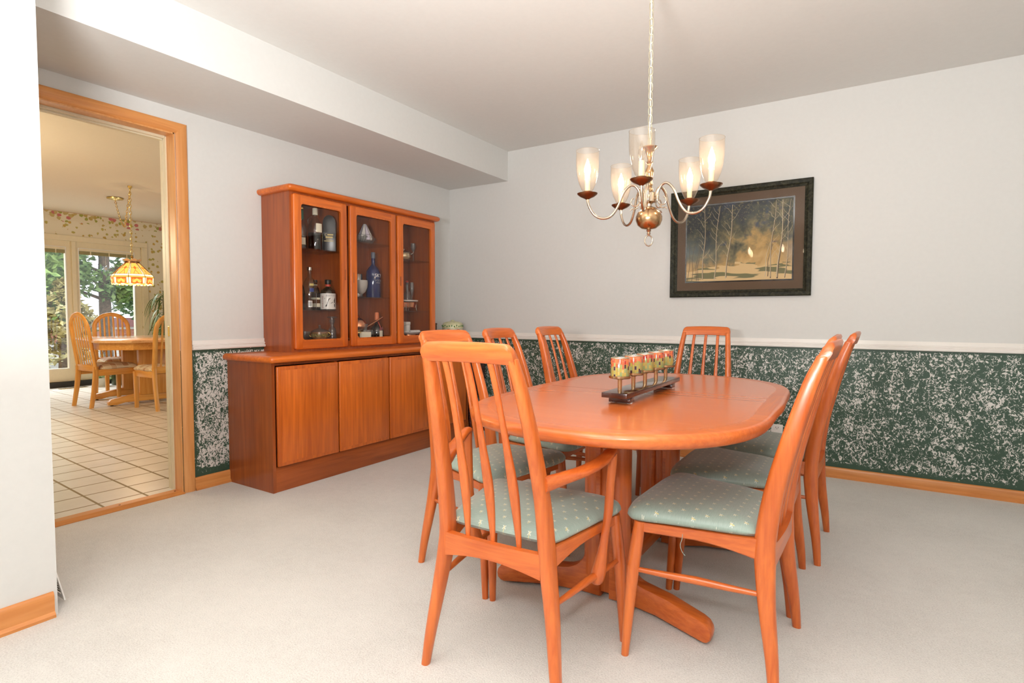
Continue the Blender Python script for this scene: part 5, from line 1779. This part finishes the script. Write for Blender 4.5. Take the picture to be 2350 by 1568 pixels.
def branch_tree(name, label, x, y, h, limbs, seed, mat, trunk_r=.13, size=.085, per=420):
    t = T(name, label, 'tree', (x, y, -.10), 0)
    m = MB().tube([(0, 0, 0), (.05, -.03, h * .4), (.0, .06, h * .8), (.05, 0, h)], [trunk_r, trunk_r * .8, trunk_r * .5, .02], 10)
    random.seed(seed)
    pads = []
    for (z, dx, dy, rad) in limbs:
        m.tube([(0.02, 0, z - .25), (dx * .5, dy * .5, z - .08), (dx, dy, z)], [.04, .025, .01], 6)
        pads.append((dx, dy, z, rad))
    O('trunk', m, M['bark'], t)

    def fn():
        dx, dy, z, rad = random.choice(pads)
        return (dx + random.gauss(0, rad * .45), dy + random.gauss(0, rad * .45), z + random.gauss(0, rad * .32))
    O('foliage', foliage(per * len(pads), fn, size, seed + 1), mat, t, False)['kind'] = 'stuff'
    return t


cone_tree('arborvitae', 'tall dense evergreen filling the left glass door of the kitchen', -9.4, -0.25, 4.6, .78, 3, M['ever'], .95, 3600, .08)
cone_tree('arborvitae', 'browned bushy evergreen low behind the covered grill', -8.95, 0.02, 1.75, .60, 9, M['brownleaf'], .25, 1500, .07)
branch_tree('pine_tree', 'leaning pine with a bare trunk seen through the right kitchen window', -11.2, 1.55, 5.2,
            [(3.1, -.2, -.7, .42), (2.75, .2, -.95, .40), (2.3, -.1, -.75, .48), (1.95, .3, -.55, .45), (1.7, 0, -.85, .42), (3.3, .1, .25, .40), (3.2, .2, .7, .38), (2.0, -.2, .65, .48), (1.7, .1, .95, .48), (2.35, 0, .9, .36), (3.6, 0, -.3, .42), (1.65, .2, .2, .36)], 21, M['ever'])
branch_tree('spruce_tree', 'darker bluish spruce at the right edge of the kitchen window', -12.0, 2.75, 4.2,
            [(1.5, 0, -.3, .55), (1.9, .2, .2, .55), (2.4, -.1, -.1, .5), (2.9, .1, .1, .45), (1.3, .1, .5, .5), (3.4, 0, 0, .35)], 31, M['everb'], .12)
branch_tree('bare_tree', 'thin half bare tree standing behind the tall evergreen', -13.5, .95, 5.0,
            [(1.6, -.3, -.4, .35), (2.1, .3, .1, .35), (2.7, -.1, .3, .35), (3.2, 0, -.4, .4), (1.2, .2, .4, .35)], 41, M['everb'], .09, .08, 140)
t = T('brick_house', 'red brick neighbouring house with a dark red roof far beyond the garden', 'house', (-24, 6.6, -.1))
O('brick_wall', MB().box(-3, 0, -3.0, 5, 0, .50), flat('pinkish_brick', (.55, .26, .19), .9, var=.25, vs=14), t, False)
O('fascia', MB().box(-3.2, .12, -3.2, 5.2, .50, .60), M['white'], t, False)
O('roof', MB().prism([(.3, .60), (-1.4, .98), (-3.2, .60)], 'y', -3.3, 5.3), flat('dark_red_roof', (.20, .065, .06), .8, var=.2), t, False)
O('downpipe', MB().box(0, .06, .10, .22, 0, .52), M['white'], t, False)
random.seed(17)
m = MB()
g0 = 'boulders along the garden bed'
for k in range(16):
    yy = -0.75 + k * .155 + random.uniform(-.04, .04)
    xx = -8.2 + (.26 if k % 2 else -.26) + random.uniform(-.06, .06)
    r = random.uniform(.10, .17)
    mm = MB().sphere((0, 0, 0), r, 10, 7, (1, 1.15, .78))
    for i, v in enumerate(mm.v):
        f = 1 + .16 * math.sin(v[0] * 31 + k) * math.sin(v[1] * 27 + 2 * k) + .08 * math.sin(v[2] * 40 + k)
        mm.v[i] = (v[0] * f, v[1] * f, v[2] * f)
    tag(O('boulder', mm, flat('boulder_stone_%d' % k, random.choice([(.50, .46, .38), (.34, .34, .34), (.62, .58, .50), (.26, .25, .23)]), .9, var=.35, vs=16), None, True, loc=(xx, yy, -.10 + r * .62)), 'one of the grey and tan boulders outside the kitchen window', 'boulder', g0)
# covered grill
t = T('covered_grill', 'barbecue grill under a slack grey cover outside the kitchen door', 'grill', (-7.45, -1.25, -.10))
rows_ = [(0.02, .40, .26), (.25, .42, .27), (.45, .40, .27), (.56, .46, .30), (.62, .52, .32), (.70, .50, .31), (.80, .38, .27), (.90, .24, .20), (.93, .10, .12)]
rings = []
for q, (z, a, b_) in enumerate(rows_):
    ring = []
    for j in range(40):
        w = 2 * PI * j / 40
        f = 1 + .05 * math.sin(5 * w + q * 1.1) + .035 * math.sin(11 * w - q)
        ring.append((b_ * f * math.cos(w), a * f * math.copysign(abs(math.sin(w)) ** .7, math.sin(w)), z + .02 * math.sin(4 * w + q)))
    rings.append(ring)
O('cover', MB().loft(rings), flat('grey_vinyl_cover', (.17, .19, .22), .4, var=.12, vs=5), t, angle=70)
for sy in (-1, 1):
    O('cart_leg', MB().box(.14, .17, sy * .34 - .015, sy * .34 + .015, 0, .25), M['silver'], t, False)
t = T('shrub', 'small pale-leaved shrub beside the covered grill', 'shrub', (-6.95, -0.93, -.10))
O('stems', MB().tube([(0, 0, 0), (.02, .02, .3), (0, .04, .55)], [.014, .010, .005], 6).tube([(0, 0, 0), (-.02, -.06, .3), (0, -.1, .5)], [.012, .009, .005], 6), M['bark'], t)
random.seed(23)
m = MB()
for k in range(150):
    m.sphere((random.gauss(0, .07), random.gauss(0, .085), random.uniform(.08, .62)), random.uniform(.014, .03), 6, 4, (1, 1, .4), random.choice((0, 0, 1)))
O('leaves', m, [leaf_mat('shrub_leaf', (.16, .17, .04, 1), (.42, .40, .20, 1)), flat('pale_shrub_leaf', (.66, .60, .44), .6)], t)['kind'] = 'stuff'
